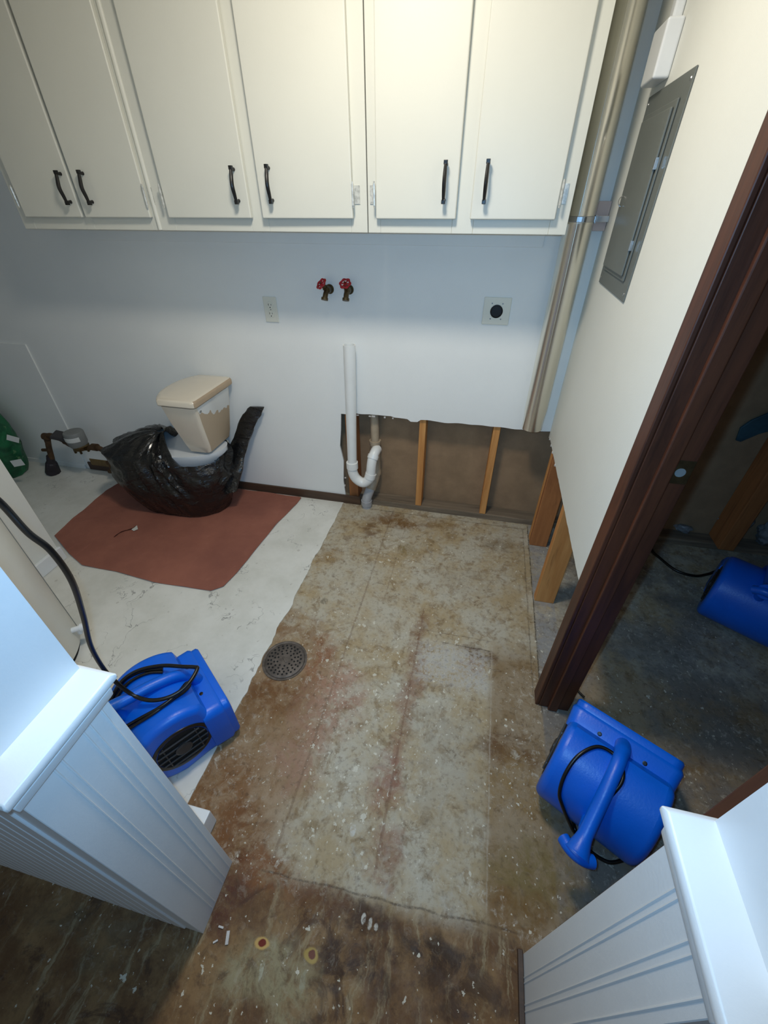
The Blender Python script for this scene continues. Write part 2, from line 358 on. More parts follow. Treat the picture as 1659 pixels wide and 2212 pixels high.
    for sc, thr, size, cc in ((48, 1.065, .46, (212, 206, 188)), (85, 1.03, .44, (216, 210, 192)), (150, .985, .44, (206, 198, 180))):
        vd = n.vmath('ADD', g, n.scale(n.vmath('SUBTRACT', n.noise(sc*.9, 4, .7, out='Color'), (.5, .5, .5)), (1.6/sc, 2.6/sc, 0)))
        vx = n.n('ShaderNodeTexVoronoi'); vx.inputs['Scale'].default_value = sc; n.l(n.scale(vd, (1, 1, 0)), vx.inputs['Vector'])
        sc_ = n.n('ShaderNodeSeparateColor'); n.l(vx.outputs['Color'], sc_.inputs[0])
        pick = n.math('GREATER_THAN', n.math('ADD', sc_.outputs[0], dens), thr)
        shape = n.math('LESS_THAN', vx.outputs['Distance'], n.math('MULTIPLY', n.math('POWER', sc_.outputs[1], 1.5), size))
        c = n.mix(n.math('MULTIPLY', n.math('MULTIPLY', pick, shape), .8), c, lin(cc))
    # single marks: spilled ovals and pale splashes near the camera
    for px, py, rx, ry, cc, s in ((566, 2037, .020, .013, lin((196, 160, 96)), 1), (566, 2036, .011, .008, lin((112, 36, 22)), 1), (674, 2062, .020, .014, lin((176, 150, 84)), .9), (676, 2060, .010, .008, lin((104, 52, 50)), .9),
                                (786, 1985, .007, .012, lin((196, 190, 178)), .95), (800, 1996, .006, .014, lin((190, 184, 172)), .9), (812, 2004, .005, .009, lin((196, 190, 178)), .9), (765, 1792, .010, .016, lin((200, 198, 190)), .8), (655, 2120, .008, .022, lin((160, 156, 132)), .7), (566, 2100, .005, .018, lin((176, 172, 150)), .8), (700, 1300, .02, .02, lin((90, 80, 60)), .6)):
        c = n.mix(n.math('MULTIPLY', n.math('MULTIPLY', blob(px, py, rx, ry, d2, .25), n.rng(m4, .40, .52, .15, 1) if py < 2030 or py > 2070 else 1.0), s), c, cc)
    n.col(c)
    n.rough(n.rng(m2, .3, .7, .5, .75)); n.p.inputs['Specular IOR Level'].default_value = .3
    n.bump(n.math('ADD', n.math('MULTIPLY', m2, .8), n.math('MULTIPLY', m3, .4)), .3, .006)
    return n.m
M['floor'] = concrete()

# ------------------------------------------------------------ setting
def struct(name, bm, m, parent=None, **k):
    o = obj(name, bm, m, parent, **k)
    if parent is None: o['kind'] = 'structure'
    return o
CEIL = 2.44; YB = 2.045; XR = .393
struct('floor', B((-3.9, -1.2, -.12), (3.0, 2.35, 0)), M['floor'])
struct('ceiling', B((-3.9, .25, CEIL), (3.0, 2.35, CEIL+.05)), M['ceil'])

# vinyl sheet with a ragged cut edge
bm = nb(); edge = []
ys = [2.04-.012*i for i in range(int((2.04-.262)/.012))]
for i, y in enumerate(ys):
    j = noise.noise(Vector((0, y*9, 3)))*.016 + noise.noise(Vector((4, y*40, 1)))*.005
    if y < .72: j *= .2
    x = -.728+j
    dd = (y-.897)
    if abs(dd) < .095: x = min(x, -.635-math.sqrt(max(0, .0975**2-dd*dd)))
    edge.append((x, y, 0))
pts = [(-3.75, .262, 0), (-3.75, 2.04, 0)] + edge
prism(bm, pts[::-1], (0, 0, .004))
tag(obj('vinyl_flooring', bm, M['vinyl']), 'off-white marbled vinyl sheet flooring cut off in a ragged line beside the floor drain', 'flooring', kind='structure')

# back wall drywall, with the cut-out at the lower right
cut = [(-.715, .055), (-.722, .16), (-.712, .30), (-.728, .40), (-.716, .50), (-.708, .603)]
x = -.66
cut.append((-.68, .603))
while x < XR+.01:
    z = .609 + noise.noise(Vector((x*11, 0, 5)))*.007 + (.006 if -.66 < x < -.42 else 0) - (.012 if -.335 < x < -.275 else 0)
    cut.append((x, z)); x += .018
pts = [(-3.75, .0), (-.715, .0)] + cut + [(XR+.012, .607), (XR+.012, CEIL), (-3.75, CEIL)]
bm = prism(nb(), [(p[0], YB, p[1]) for p in pts], (0, .012, 0))
wb = struct('wall_back', bm, M['wall'])
struct('sheathing', B((-3.75, YB+.104, 0), (3.0, YB+.124, CEIL)), M['sheath'], wb)
bm = nb(); box(bm, (-.69, YB+.014, -.001), (3.0, YB+.103, .036)); struct('sill_plate', bm, M['plate'], wb, bevel=.003)
# patch panel on the back wall, left
struct('patch_board', B((-3.75, YB-.008, .03), (-2.655, YB, .862)), M['wall'], wb, bevel=.002)
# board under the wall cabinets
struct('ledger_strip', B((-1.9, YB-.010, 1.392), (.186, YB, 1.47)), M['wall'], wb, bevel=.002)
struct('gypsum_crumbs', (lambda b: [box(b, (x_, YB+.001, z_), (x_+random.uniform(.006, .02), YB+.010, z_+random.uniform(.004, .010))) for x_, z_ in [(random.uniform(-.68, -.28), .600) for _ in range(7)]+[(-.72, .12), (-.715, .18), (-.725, .28)]] and b)(nb()), M['gyp'], wb)
b = struct('baseboard_back', B((-2.63, YB-.011, 0), (-.615, YB, .062)), M['basebrown'], bevel=.004)
b2 = struct('trim_1', B((-3.75, YB-.014, 0), (-2.665, YB-.004, .035)), M['wall'], bevel=.003)

# right wall drywall: jagged cut at .59, from the corner to the door casing
bm = nb(); pts = [(2.045, .575)]
y = 2.02
while y > .99:
    pts.append((y, .592+noise.noise(Vector((0, y*30, 2)))*.004)); y -= .02
pts += [(.975, .592), (.975, CEIL), (2.045, CEIL)]
prism(bm, [(XR, p[0], p[1]) for p in pts], (.012, 0, 0))
wr = struct('wall_right', bm, M['wall_r'])
struct('wall_right', B((XR, .305, 2.101), (XR+.012, .974, CEIL)), M['wall_r'])
struct('joint_strip', B((XR-.0022, .989, .60), (XR, 1.028, 2.1)), M['wall_r'], wr, bevel=.001)
struct('mortar_edge', (lambda b: [box(b, (XR-.003, yy, .586), (XR+.012, yy+.008, .595)) for yy in (2.0, 1.93, 1.86, 1.74)] and b)(nb()), M['gyp'], wr)
# brown door casing and jamb, far side of the doorway
d1 = empty('door_1', (.44, .94, 0)); d1['kind'] = 'structure'
bm = nb(); box(bm, (.380, .930, -.002), (.3925, .988, 2.1)); obj('casing', bm, M['stain'], d1, bevel=.003)
bm = nb(); box(bm, (.3926, .928, 0), (.499, .948, 2.06)); obj('jamb', bm, M['stain'], d1, bevel=.002)
bm = nb(); box(bm, (.424, .915, 0), (.458, .9279, 2.06)); obj('stop', bm, M['stain'], d1, bevel=.004, seg=3)
bm = nb(); box(bm, (.3926, .304, 2.06), (.505, .948, 2.08)); obj('head_jamb', bm, M['stain'], d1)
bm = nb(); box(bm, (.3915, .262, 0), (.404, .304, 2.1)); obj('near_casing', bm, M['stain'], d1, bevel=.003)
bm = nb(); box(bm, (.4045, .262, 0), (.505, .303, 2.06)); obj('near_jamb', bm, M['stain'], d1, bevel=.002)
sp = obj('strike_plate', B((.4605, .9255, 1.025), (.497, .9279, 1.085)), M['brass'], d1, bevel=.001)
obj('latch_hole', (lambda b: lathe(b, [(.011, 0), (.011, .0008)], (.474, .9247, 1.055), 'Y', 20))(nb()), M['grey'], sp)
struct('wall_right', B((.52, .10, 0), (.532, .30, CEIL)), M['wall_r'])

# wainscoted ends of the opening
def rail(s, xin, xw, y0, y1, xout):
    """profile of cap + apron, running in Y, returning along -Y face"""
    bm = nb()
    prof = [(0, .905), (.009, .906), (.012, .912), (.012, .925), (.014, .930), (.021, .932), (.025, .938), (.025, .946), (.021, .951), (-.06, .951), (-.06, .905)]
    # section swept around the end: y0 face and end face as one closed slab stack
    lv = [(.905, .002), (.908, .005), (.926, .006), (.9285, .003), (.931, .009), (.936, .0125), (.944, .0125), (.950, .009)]
    rings = []
    for z, e in lv:
        X0 = xin - s*e
        f = e*2.1
        rings.append([(X0, y0-e, z), (X0, y1+f, z), (xout, y1+f, z), (xout, y0-e, z)] if s > 0 else [(X0, y0-e, z), (xout, y0-e, z), (xout, y1+f, z), (X0, y1+f, z)])
    loft(bm, rings); return bm
# left end
XL = -.515; YN0, YN1 = .090, .2435
wl = struct('wall_front_left', B((-2.05, .118, 0), (-.562, .262, CEIL)), M['trim'])
bm = B((-2.05, YN0, 0), (XL, YN1, .91))
def strips(bm, X, s, ys):
    for yy in ys: tube(bm, [(X, yy, .012), (X, yy, .906)], .0022, 6)
strips(bm, XL, 1, (.139, .152, .192, .204, .228))
x = -.56
while x > -2.04: box(bm, (x-.034, YN0-.004, .02), (x, YN0+.001, .905)); x -= .041
obj('wainscot', bm, M['trim'], wl, bevel=.001, seg=1)
obj('chair_rail', rail(-1, XL, 0, YN0, YN1, -2.05), M['trim'], wl, smooth=True, bevel=.003)
struct('trim_2', B((-.80, .2415, .0045), (-.612, .325, .086)), M['trim'], bevel=.003)
# right end
XQ = .307
wq = struct('wall_front_right', B((.350, .112, 0), (.5195, .2575, CEIL)), M['trim'])
bm = B((XQ, .094, 0), (.515, .2375, .91)); strips(bm, XQ, -1, (.1945, .185, .150, .139, .108)); obj('wainscot', bm, M['trim'], wq, bevel=.001, seg=1)
obj('chair_rail', rail(1, XQ, 0, .094, .2375, .515), M['trim'], wq, smooth=True, bevel=.003)
obj('base_shoe', B((XQ-.014, .085, 0), (XQ-.001, .244, .014)), M['basebrown'], wq, bevel=.002)
struct('wall_front_header', B((-.56, .118, 2.12), (.349, .250, CEIL)), M['trim'])
# left partition behind the water heater
wp = struct('wall_left', B((-2.17, .258, 0), (-2.055, 1.215, CEIL)), M['wall_r'])
struct('baseboard_left', B((-2.054, .26, .0045), (-2.035, 1.222, .085)), M['trim'], bevel=.004)
struct('wall_left_alcove', B((-3.88, .1, 0), (-3.76, 2.17, CEIL)), M['wall'])
# unfinished room to the right
struct('wall_right_room', B((2.9, -.5, 0), (3.0, 2.14, CEIL)), M['sheath'])
struct('wall_near_room', B((.62, -.62, 0), (2.9, -.52, CEIL)), M['sheath'])

# ------------------------------------------------------------ studs
def stud(a, b, label, m='stud', group=None):
    tag(obj('wall_stud', B(a, b), M[m], bevel=.003), label, 'stud', group)
stud((-.692, YB+.013, .037), (-.634, YB+.102, 2.3), 'wall stud at the left edge of the wall cut-out, just behind the white standpipe', 'studdark')
stud((-.272, YB+.014, .037), (-.236, YB+.102, 2.3), 'left one of two thin studs in the open cavity under the back wall board')
stud((.117, YB+.014, .037), (.153, YB+.102, 2.3), 'right one of two thin studs in the open cavity under the back wall board')
stud((.406, 1.875, 0), (.497, 1.912, 2.3), 'front board of the doubled stud at the back corner of the right wall', 'studdark')
stud((.406, 1.918, 0), (.497, 1.956, 2.3), 'second board of the doubled stud, nearest the back corner of the right wall')
stud((.408, 1.462, 0), (.497, 1.499, 2.3), 'lone stud in the open lower right wall between doubled stud and door casing')
stud((.406, .950, 0), (.497, .990, 2.3), 'orange-brown stud edge directly behind the dark door casing')
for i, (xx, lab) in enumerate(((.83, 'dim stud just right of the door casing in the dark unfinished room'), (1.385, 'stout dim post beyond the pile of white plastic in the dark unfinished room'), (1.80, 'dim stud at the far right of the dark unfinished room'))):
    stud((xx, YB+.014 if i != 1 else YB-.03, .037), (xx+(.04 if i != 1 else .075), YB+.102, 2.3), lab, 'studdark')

# ------------------------------------------------------------ wall cabinets
YF = YB-.30; YD = YF-.019; CB = 1.451; CT = 2.36
def handle(parent, pxt, pyt, pxb, pyb):
    a = W(pxt, pyt, Y=YD-.022); b = W(pxb, pyb, Y=YD-.022)
    x = (a.x+b.x)/2; zt, zb = a.z, b.z; bm = nb()
    for z in (zt-.004, zb+.004): tube(bm, [(x, YD+.001, z), (x, YD-.012, z), (x, YD-.022, z)], [.0065, .0048, .0052], 10)
    P = smoothpath([(x, YD-.021, zt), (x, YD-.025, zt-.02), (x, YD-.031, (zt+zb)/2), (x, YD-.025, zb+.02), (x, YD-.021, zb)], 6)
    n_ = len(P); tube(bm, P, [.0050+.0022*math.sin(pi*i/(n_-1)) for i in range(n_)], 8, flat=.75)
    for z in (zt, zb): box(bm, (x-.0062, YD-.026, z-.006), (x+.0062, YD-.014, z+.006))
    return obj('handle', bm, M['black'], parent, bevel=.0012)
def hinge(parent, x, z, s):
    bm = nb(); cyl(bm, (x, YD-.004, z-.030), (x, YD-.004, z+.030), .0042, 10)
    box(bm, (x, YF-.0022, z-.026), (x+s*.020, YF-.0002, z+.026))
    for dz in (-.033, .033): cyl(bm, (x, YD-.004, z+dz-.003), (x, YD-.004, z+dz+.003), .0028, 8)
    return obj('hinge', bm, M['hinge'], parent)
def cabinet(x0, x1, doors, label):
    e = empty('wall_cabinet', ((x0+x1)/2, YF+.15, CB), label, 'cabinet', 'white wall cabinets')
    obj('carcass', B((x0+.004, YF+.021, CB+.012), (x1-.004, YB-.001, CT)), M['cab'], e)
    bm = nb(); xs = [x0+.0012] + [0]*0
    L = [(x0+.0012, doors[0][0]+.012)]
    for a, b_ in zip(doors[:-1], doors[1:]): L.append((a[1]-.012, b_[0]+.012))
    L.append((doors[-1][1]-.012, x1-.0012))
    for a, b_ in L: box(bm, (a, YF, CB), (b_, YF+.02, CT))
    for (a, b_), (c_, d_) in zip(L[:-1], L[1:]):
        box(bm, (b_, YF+.0003, CB), (c_, YF+.0197, CB+.055)); box(bm, (b_, YF+.0003, CT-.06), (c_, YF+.0197, CT))
    obj('face_frame', bm, M['cab'], e, bevel=.0015)
    for (a, b_, h, hs, aj) in doors:
        bm = B((0, -.019, CB+.041), (b_-a, -.0006, CT-.03))
        d = obj('door', bm, M['cab'], e, bevel=.004, seg=3)
        hx = a if hs < 0 else b_
        if hs < 0: Mx = Matrix.Translation((a, YF, 0)) @ Matrix.Rotation(-math.radians(aj), 4, 'Z')
        else: Mx = Matrix.Translation((b_, YF, 0)) @ Matrix.Rotation(math.radians(aj), 4, 'Z') @ Matrix.Translation((-(b_-a), 0, 0))
        d.data.transform(Mx)
        handle(d, *h)
        hinge(d, hx+hs*.004, 1.56, hs)
    return e
def dx(p): return W(p, 470, Y=YD).x
cabinet(-1.958, -1.312, [(dx(55), dx(178), (119, 372, 145, 439), -1, 0), (dx(185), dx(325), (168, 371, 193, 439), 1, .4)], 'leftmost white wall cabinet, its two doors meeting with their black pulls side by side')
c2 = cabinet(-1.298, -.4535, [(dx(364), dx(543), (497, 362, 511, 437), -1, .3), (dx(568), dx(762), (574, 359, 585, 436), 1, .6)], 'middle white wall cabinet, hanging above the toilet and the outlet')
cabinet(-.4525, .224, [(dx(812), dx(984), (962, 350, 958, 436), -1, 0), (dx(1015), dx(1200), (1053, 348, 1047, 436), 1, .3)], 'rightmost white wall cabinet, hanging next to the steel duct')
obj('half_round_moulding', tube(nb(), [(-1.305, YF+.002, CB+.002), (-1.305, YF+.002, CT)], .009, 12), M['cab'], c2, smooth=True)

# ------------------------------------------------------------ steel duct
DX, DY = .292, 1.984
e = empty('exhaust_duct', (DX, DY, .65), 'tall round galvanized steel duct running down the back corner beside the cabinets', 'duct')
bm = nb(); seg = 40; rr = [(.046, .648), (.0465, .70), (.0505, .745), (.0505, 1.47), (.0515, 1.472), (.0515, 1.49), (.0505, 1.492), (.0505, 2.43)]
rings = [[(DX+math.cos(2*pi*k/seg)*(r*(1+(.035*math.cos(14*pi*k/seg) if z < .72 else 0))), DY+math.sin(2*pi*k/seg)*r, z) for k in range(seg)] for r, z in rr]
loft(bm, rings, cap=False)
inner = [[(DX+math.cos(2*pi*k/seg)*(r-.001), DY+math.sin(2*pi*k/seg)*(r-.001), z) for k in range(seg)] for r, z in rr]
loft(bm, inner, cap=False); obj('pipe', bm, M['steel'], e, smooth=True)
obj('seam', tube(nb(), [(DX-.012, DY-.0492, .75), (DX-.012, DY-.0492, 2.43)], .0016, 6), M['steel'], e)
bm = nb(); lathe(bm, [(.0507, 0), (.0528, .001), (.0528, .018), (.0507, .019)], (DX, DY, 1.478), 'Z', 40)
box(bm, (DX+.045, DY-.001, 1.478), (XR-.0005, DY+.003, 1.497)); box(bm, (DX+.049, DY-.02, 1.474), (DX+.056, DY+.004, 1.50)); obj('strap', bm, M['silver'], e, bevel=.001)
tag(obj('wood_block', B((.347, 2.005, 1.45), (.392, YB-.0005, 1.54)), mat('pinkish_wood_block', (196, 176, 168), .7), bevel=.002), 'small pale pinkish backing block on the corner wall behind the duct strap', 'block')

# ------------------------------------------------------------ electrical panel
e = empty('breaker_panel', (XR, 1.66, 1.3), 'grey electrical breaker panel set in the cream right wall', 'electrical panel')
obj('cover_plate', B((XR-.0045, 1.466, 1.303), (XR-.0002, 1.855, 1.787)), M['panelgrey'], e, bevel=.002)
bm = nb(); box(bm, (XR-.010, 1.515, 1.350), (XR-.0046, 1.815, 1.742)); obj('door_frame', bm, M['panelgrey'], e, bevel=.003, seg=3)
dd = obj('door', B((XR-.017, 1.528, 1.362), (XR-.0102, 1.803, 1.728)), M['panelgrey'], e, bevel=.004, seg=3)
R_ = [(XR-.019-.010*math.sin(t), 1.768+.004*math.cos(t), 1.540+.013*math.cos(t)) for t in [i*pi/10 for i in range(11)]]
obj('latch_ring', tube(nb(), R_, .0013, 8), M['silver'], dd)
for zz in (1.62, 1.44): obj('hinge_pin', B((XR-.0185, 1.520, zz-.012), (XR-.0102, 1.5275, zz+.012)), M['silver'], dd)
for yy, zz in ((1.482, 1.322), (1.482, 1.768), (1.838, 1.322), (1.838, 1.768)):
    obj('screw', lathe(nb(), [(.005, 0), (.004, -.0015)], (XR-.0045, yy, zz), 'X', 12), M['silver'], e)
# white surface box with raceway above the panel
e = empty('junction_box', (XR, 1.77, 1.80), 'white surface-mounted wiring box with raceway above the grey panel', 'junction box')
bm = B((.352, 1.705, 1.803), (XR-.0004, 1.835, 1.915)); obj('box_cover', bm, M['trim'], e, bevel=.006, seg=4)
bm = B((.368, 1.745, 1.9155), (XR-.0004, 1.782, CEIL-.001)); obj('raceway', bm, M['trim'], e, bevel=.006, seg=3)

# ------------------------------------------------------------ outlets
def plate(name, a, b, m=M['cover']): return None
oc = W(586, 668.5, Y=YB); ox, oz = oc.x, oc.z
e = empty('duplex_outlet', (ox, YB, oz-.057), 'cream duplex power outlet on the back wall right of the toilet', 'outlet')
obj('cover_plate', B((ox-.035, YB-.006, oz-.057), (ox+.035, YB-.0003, oz+.057)), M['cover'], e, bevel=.003, seg=3)
for dz in (.0195, -.0195):
    bm = nb(); lathe(bm, [(.0165, 0), (.0165, -.0022), (.0155, -.003)], (ox, YB-.006, oz+dz), 'Y', 28)
    f = obj('receptacle', bm, M['cover'], e)
    bm = nb(); box(bm, (ox-.0078, YB-.0095, oz+dz-.001), (ox-.0055, YB-.0088, oz+dz+.008)); box(bm, (ox+.0055, YB-.0095, oz+dz), (ox+.0075, YB-.0088, oz+dz+.007))
    lathe(bm, [(.0026, -.0028), (.0026, -.0035)], (ox, YB-.006, oz+dz-.0085), 'Y', 12); obj('slots', bm, M['darkhole'], f)
obj('screw', lathe(nb(), [(.003, 0), (.0025, -.0012)], (ox, YB-.006, oz), 'Y', 12), M['silver'], e)
oc = W(1072.5, 672, Y=YB); ox, oz = oc.x, oc.z
e = empty('dryer_outlet', (ox, YB, oz-.055), 'square white dryer outlet plate with large round black socket on the back wall', 'outlet')
obj('cover_plate', B((ox-.058, YB-.007, oz-.055), (ox+.058, YB-.0003, oz+.055)), M['cover'], e, bevel=.004, seg=3)
obj('socket', lathe(nb(), [(.027, 0), (.027, -.0015), (.024, -.0025), (.022, -.0005)], (ox, YB-.007, oz), 'Y', 40), M['black'], e, smooth=True)
for sx, sz in ((-1, 1), (1, 1), (-1, -1), (1, -1)):
    obj('screw', lathe(nb(), [(.0032, 0), (.0026, -.0015)], (ox+sx*.0225, YB-.007, oz+sz*.031), 'Y', 12), M['silver'], e)

# ------------------------------------------------------------ washer valves
def valve(px, py, tilt, label):
    c = W(px, py, Y=YB-.02); x, z = c.x, c.z
    e = empty('washer_valve', (x, YB, z-.03), label, 'valve', 'washing machine valves')
    bm = nb(); lathe(bm, [(.021, 0), (.019, -.005)], (x, YB-.0003, z), 'Y', 24)
    tube(bm, [(x, YB, z), (x, YB-.02, z), (x, YB-.038, z)], [.013, .015, .014], 16)
    tube(bm, smoothpath([(x, YB-.030, z), (x-tilt*.003, YB-.048, z-.010), (x-tilt*.006, YB-.060, z-.030)], 5), .0115, 16)
    tube(bm, [(x-tilt*.006, YB-.059, z-.026), (x-tilt*.007, YB-.063, z-.036)], [.0155, .0155], 16)
    d = Vector((-tilt*.55, -.62, .75)).normalized(); p0 = Vector((x, YB-.030, z))
    tube(bm, [p0, p0+d*.018, p0+d*.019, p0+d*.028, p0+d*.04], [.014, .0135, .0105, .0105, .005], 14)
    obj('body', bm, M['brass'], e, smooth=True)
    # handwheel: scalloped ring with spokes
    q = d.to_track_quat('Z', 'Y'); cc = p0+d*.042; bm = nb(); R = []
    for k in range(60):
        t = 2*pi*k/60; r = .0225+.0022*math.cos(6*t); R.append(cc+q @ Vector((r*math.cos(t), r*math.sin(t), 0)))
    tube(bm, R, .0042, 8, closed=True)
    for k in range(6):
        t = 2*pi*k/6; tube(bm, [cc, cc+q @ Vector((.0225*math.cos(t), .0225*math.sin(t), 0))], .0026, 6)
    tube(bm, [cc-d*.004, cc+d*.004], .0075, 12); obj('handwheel', bm, M['red'], e, smooth=True)
    obj('nut', tube(nb(), [cc+d*.004, cc+d*.008], .004, 6), M['brass'], e)
valve(709, 626, .9, 'left washer valve, its red handwheel tipped towards the outlet')
valve(752, 627, .05, 'right washer valve, its red handwheel facing straight out above the standpipe')

# ------------------------------------------------------------ standpipe, trap and drain stack
YP = 1.998
e = empty('drain_standpipe', (-.62, YP, .2), 'open white plastic washer standpipe with its trap, standing against the back wall', 'pipe')
sx = W(757, 800, Y=YP).x; ztop = W(757, 745, Y=YP).z
bm = nb(); seg = 32
def ringc(cx, cy, z, r): return [(cx+r*math.cos(2*pi*k/seg), cy+r*math.sin(2*pi*k/seg), z) for k in range(seg)]
sxb = W(761, 1005, Y=YP).x
loft(bm, [ringc(sxb, YP, .30, .0262), ringc(sx, YP, ztop-.03, .0302), ringc(sx, YP, ztop, .0302), ringc(sx, YP, ztop, .0265), ringc(sx, YP, ztop-.2, .026)], cap=False)
for v in bm.verts:
    pass
obj('pipe', bm, M['pvc'], e, smooth=True)
bm = nb(); r0 = .0292
P = smoothpath([(sxb, YP, .325), (sxb, YP, .27), (sxb+.018, YP+.002, .222), (sxb+.060, YP+.004, .196), (sxb+.096, YP+.008, .222), (sxb+.108, YP+.014, .262)], 8)
tube(bm, P, r0, 24)
obj('trap_bend', bm, M['pvc'], e, smooth=True)
P2 = smoothpath([(sxb+.106, YP+.012, .250), (sxb+.111, YP+.020, .318), (sxb+.116, YP+.034, .358), (sxb+.124, YP+.06, .382), (sxb+.128, YP+.09, .385)], 8)
obj('trap_arm', tube(nb(), P2, .0285, 24), M['pvc'], e, smooth=True)
bm = nb(); cyl(bm, (sxb, YP, .292), (sxb, YP, .332), .0335, 28); obj('coupling', bm, M['pvc'], e, smooth=True)
bm = nb(); cyl(bm, P[-7], P[-1], .0328, 28); obj('coupling', bm, M['pvc'], e, smooth=True)
bm = nb(); cyl(bm, P2[14], P2[19], .0325, 28); obj('coupling', bm, M['pvc'], e, smooth=True)
e = empty('drain_stack', (-.53, 2.10, .0), 'stained beige drain stack in the open wall cavity behind the trap, with grey foot fitting', 'pipe')
sX = -.532; sY = YB+.060
obj('pipe', tube(nb(), [(sX, sY, .40), (sX, sY, 1.6)], .0245, 24), M['pvcold'], e, smooth=True)
bm = nb(); tube(bm, [(sX, sY, .20), (sX, sY, .23), (sX, sY, .235), (sX, sY, .40), (sX, sY, .405), (sX, sY, .43)], [.033, .033, .030, .030, .034, .034], 28)
obj('sanitary_tee', bm, M['pvcold'], e, smooth=True)
obj('offset_bend', tube(nb(), smoothpath([(sX, sY, .22), (sX-.003, sY-.006, .185), (sX-.014, sY-.035, .145), (sX-.020, sY-.052, .12)], 6), .0305, 24), M['pvcold'], e, smooth=True)
bm = nb(); tube(bm, smoothpath([(sX-.015, sY-.036, .142), (sX-.030, sY-.066, .098), (sX-.040, sY-.078, .06), (sX-.041, sY-.079, .0)], 6), .029, 24)
obj('foot_fitting', bm, M['pvcgrey'], e, smooth=True)
obj('foot_collar', (lambda b: cyl(b, (sX-.041, sY-.079, .020), (sX-.041, sY-.079, .052), .0335, 28))(nb()), M['pvcgrey'], e, smooth=True)

# ------------------------------------------------------------ floor drain
fx, fy = -.635, .897
e = empty('floor_drain', (fx, fy, 0), 'round perforated cast-iron floor drain at the cut edge of the vinyl', 'drain')
obj('rim', lathe(nb(), [(.093, .0002), (.093, .0035), (.088, .0045), (.083, .002), (.083, .0002)], (fx, fy, 0), 'Z', 56), M['castiron'], e, smooth=True)
gr = obj('grate', lathe(nb(), [(.0825, .0005), (.0825, .0035), (.079, .0055), (.02, .0062), (.001, .0062)], (fx, fy, 0), 'Z', 56), M['castiron'], e, smooth=True)
bm = nb()
for R, N, ph in ((.030, 9, .2), (.043, 14, 0), (.056, 19, .1), (.068, 24, 0)):
    for k in range(N):
        t = 2*pi*k/N+ph
        if R < .05 and abs(math.cos(t-1.0)) > .965: pass
        lathe(bm, [(.0042, .0), (.0042, .0008)], (fx+R*math.cos(t), fy+R*math.sin(t), .0057), 'Z', 10)
obj('holes', bm, M['darkhole'], gr)
bm = B((-.016, -.0045, .0062), (.016, .0045, .0085)); bm.transform(Matrix.Translation((fx, fy, 0)) @ Matrix.Rotation(-.75, 4, 'Z')); obj('lift_bar', bm, M['castiron'], gr, bevel=.001)

# ------------------------------------------------------------ rosin paper under the toilet
pp = [W(*q, Z=.006) for q in ((118, 1158), (150, 1197), (178, 1222), (250, 1235), (330, 1258), (456, 1277), (483, 1268), (515, 1235), (555, 1185), (600, 1130), (640, 1090), (651, 1076), (652, 1066), (600, 1055), (530, 1051), (430, 1042), (262, 1041), (228, 1062), (190, 1095), (160, 1118))]
pp = [Vector((p.x, min(p.y, 2.025), 0)) for p in pp]
bm = nb(); vs = [bm.verts.new(p) for p in pp]; f = bm.faces.new(vs)
for _ in range(5):
    pass
bmesh.ops.triangulate(bm, faces=bm.faces[:])
bmesh.ops.subdivide_edges(bm, edges=bm.edges[:], cuts=7, use_grid_fill=True)
bmesh.ops.subdivide_edges(bm, edges=bm.edges[:], cuts=2, use_grid_fill=True)
be = {v for ed in bm.edges if ed.is_boundary for v in ed.verts}
for v in bm.verts:
    h = .0065 + .003*noise.noise(v.co*6) + .0015*noise.noise(v.co*22)
    if v in be: h += .003+.004*noise.noise(v.co*9)
    if v.co.x < -2.0 and v.co.y < 1.35: h += .014*max(0, (1.35-v.co.y)/.15)*abs(noise.noise(v.co*8))*2
    v.co.z = max(.0048, h)
g = bmesh.ops.extrude_face_region(bm, geom=bm.faces[:])
for v in [q for q in g['geom'] if isinstance(q, bmesh.types.BMVert)]: v.co.z += .0006
rp = obj('floor_paper', bm, M['paper'], smooth=True)
tag(rp, 'reddish-brown building paper sheet spread under the wrapped toilet', 'paper')
bm = nb(); P = smoothpath([W(246, 1160, Z=.0115), W(262, 1149, Z=.0115), W(285, 1142, Z=.0115), W(292, 1137, Z=.0115)], 4); tube(bm, P, [.004+.006*abs(math.sin(i*1.1)) for i in range(len(P))], 6, flat=.25)
obj('tear', bm, mat('dark_torn_paper', (92, 50, 40), .9), rp)
bm = nb(); prism(bm, [W(q[0], q[1], Z=.0125) for q in ((284, 1144), (296, 1135), (298, 1143), (289, 1147))], (0, 0, .0008)); obj('torn_gap', bm, M['vinyl'], rp)

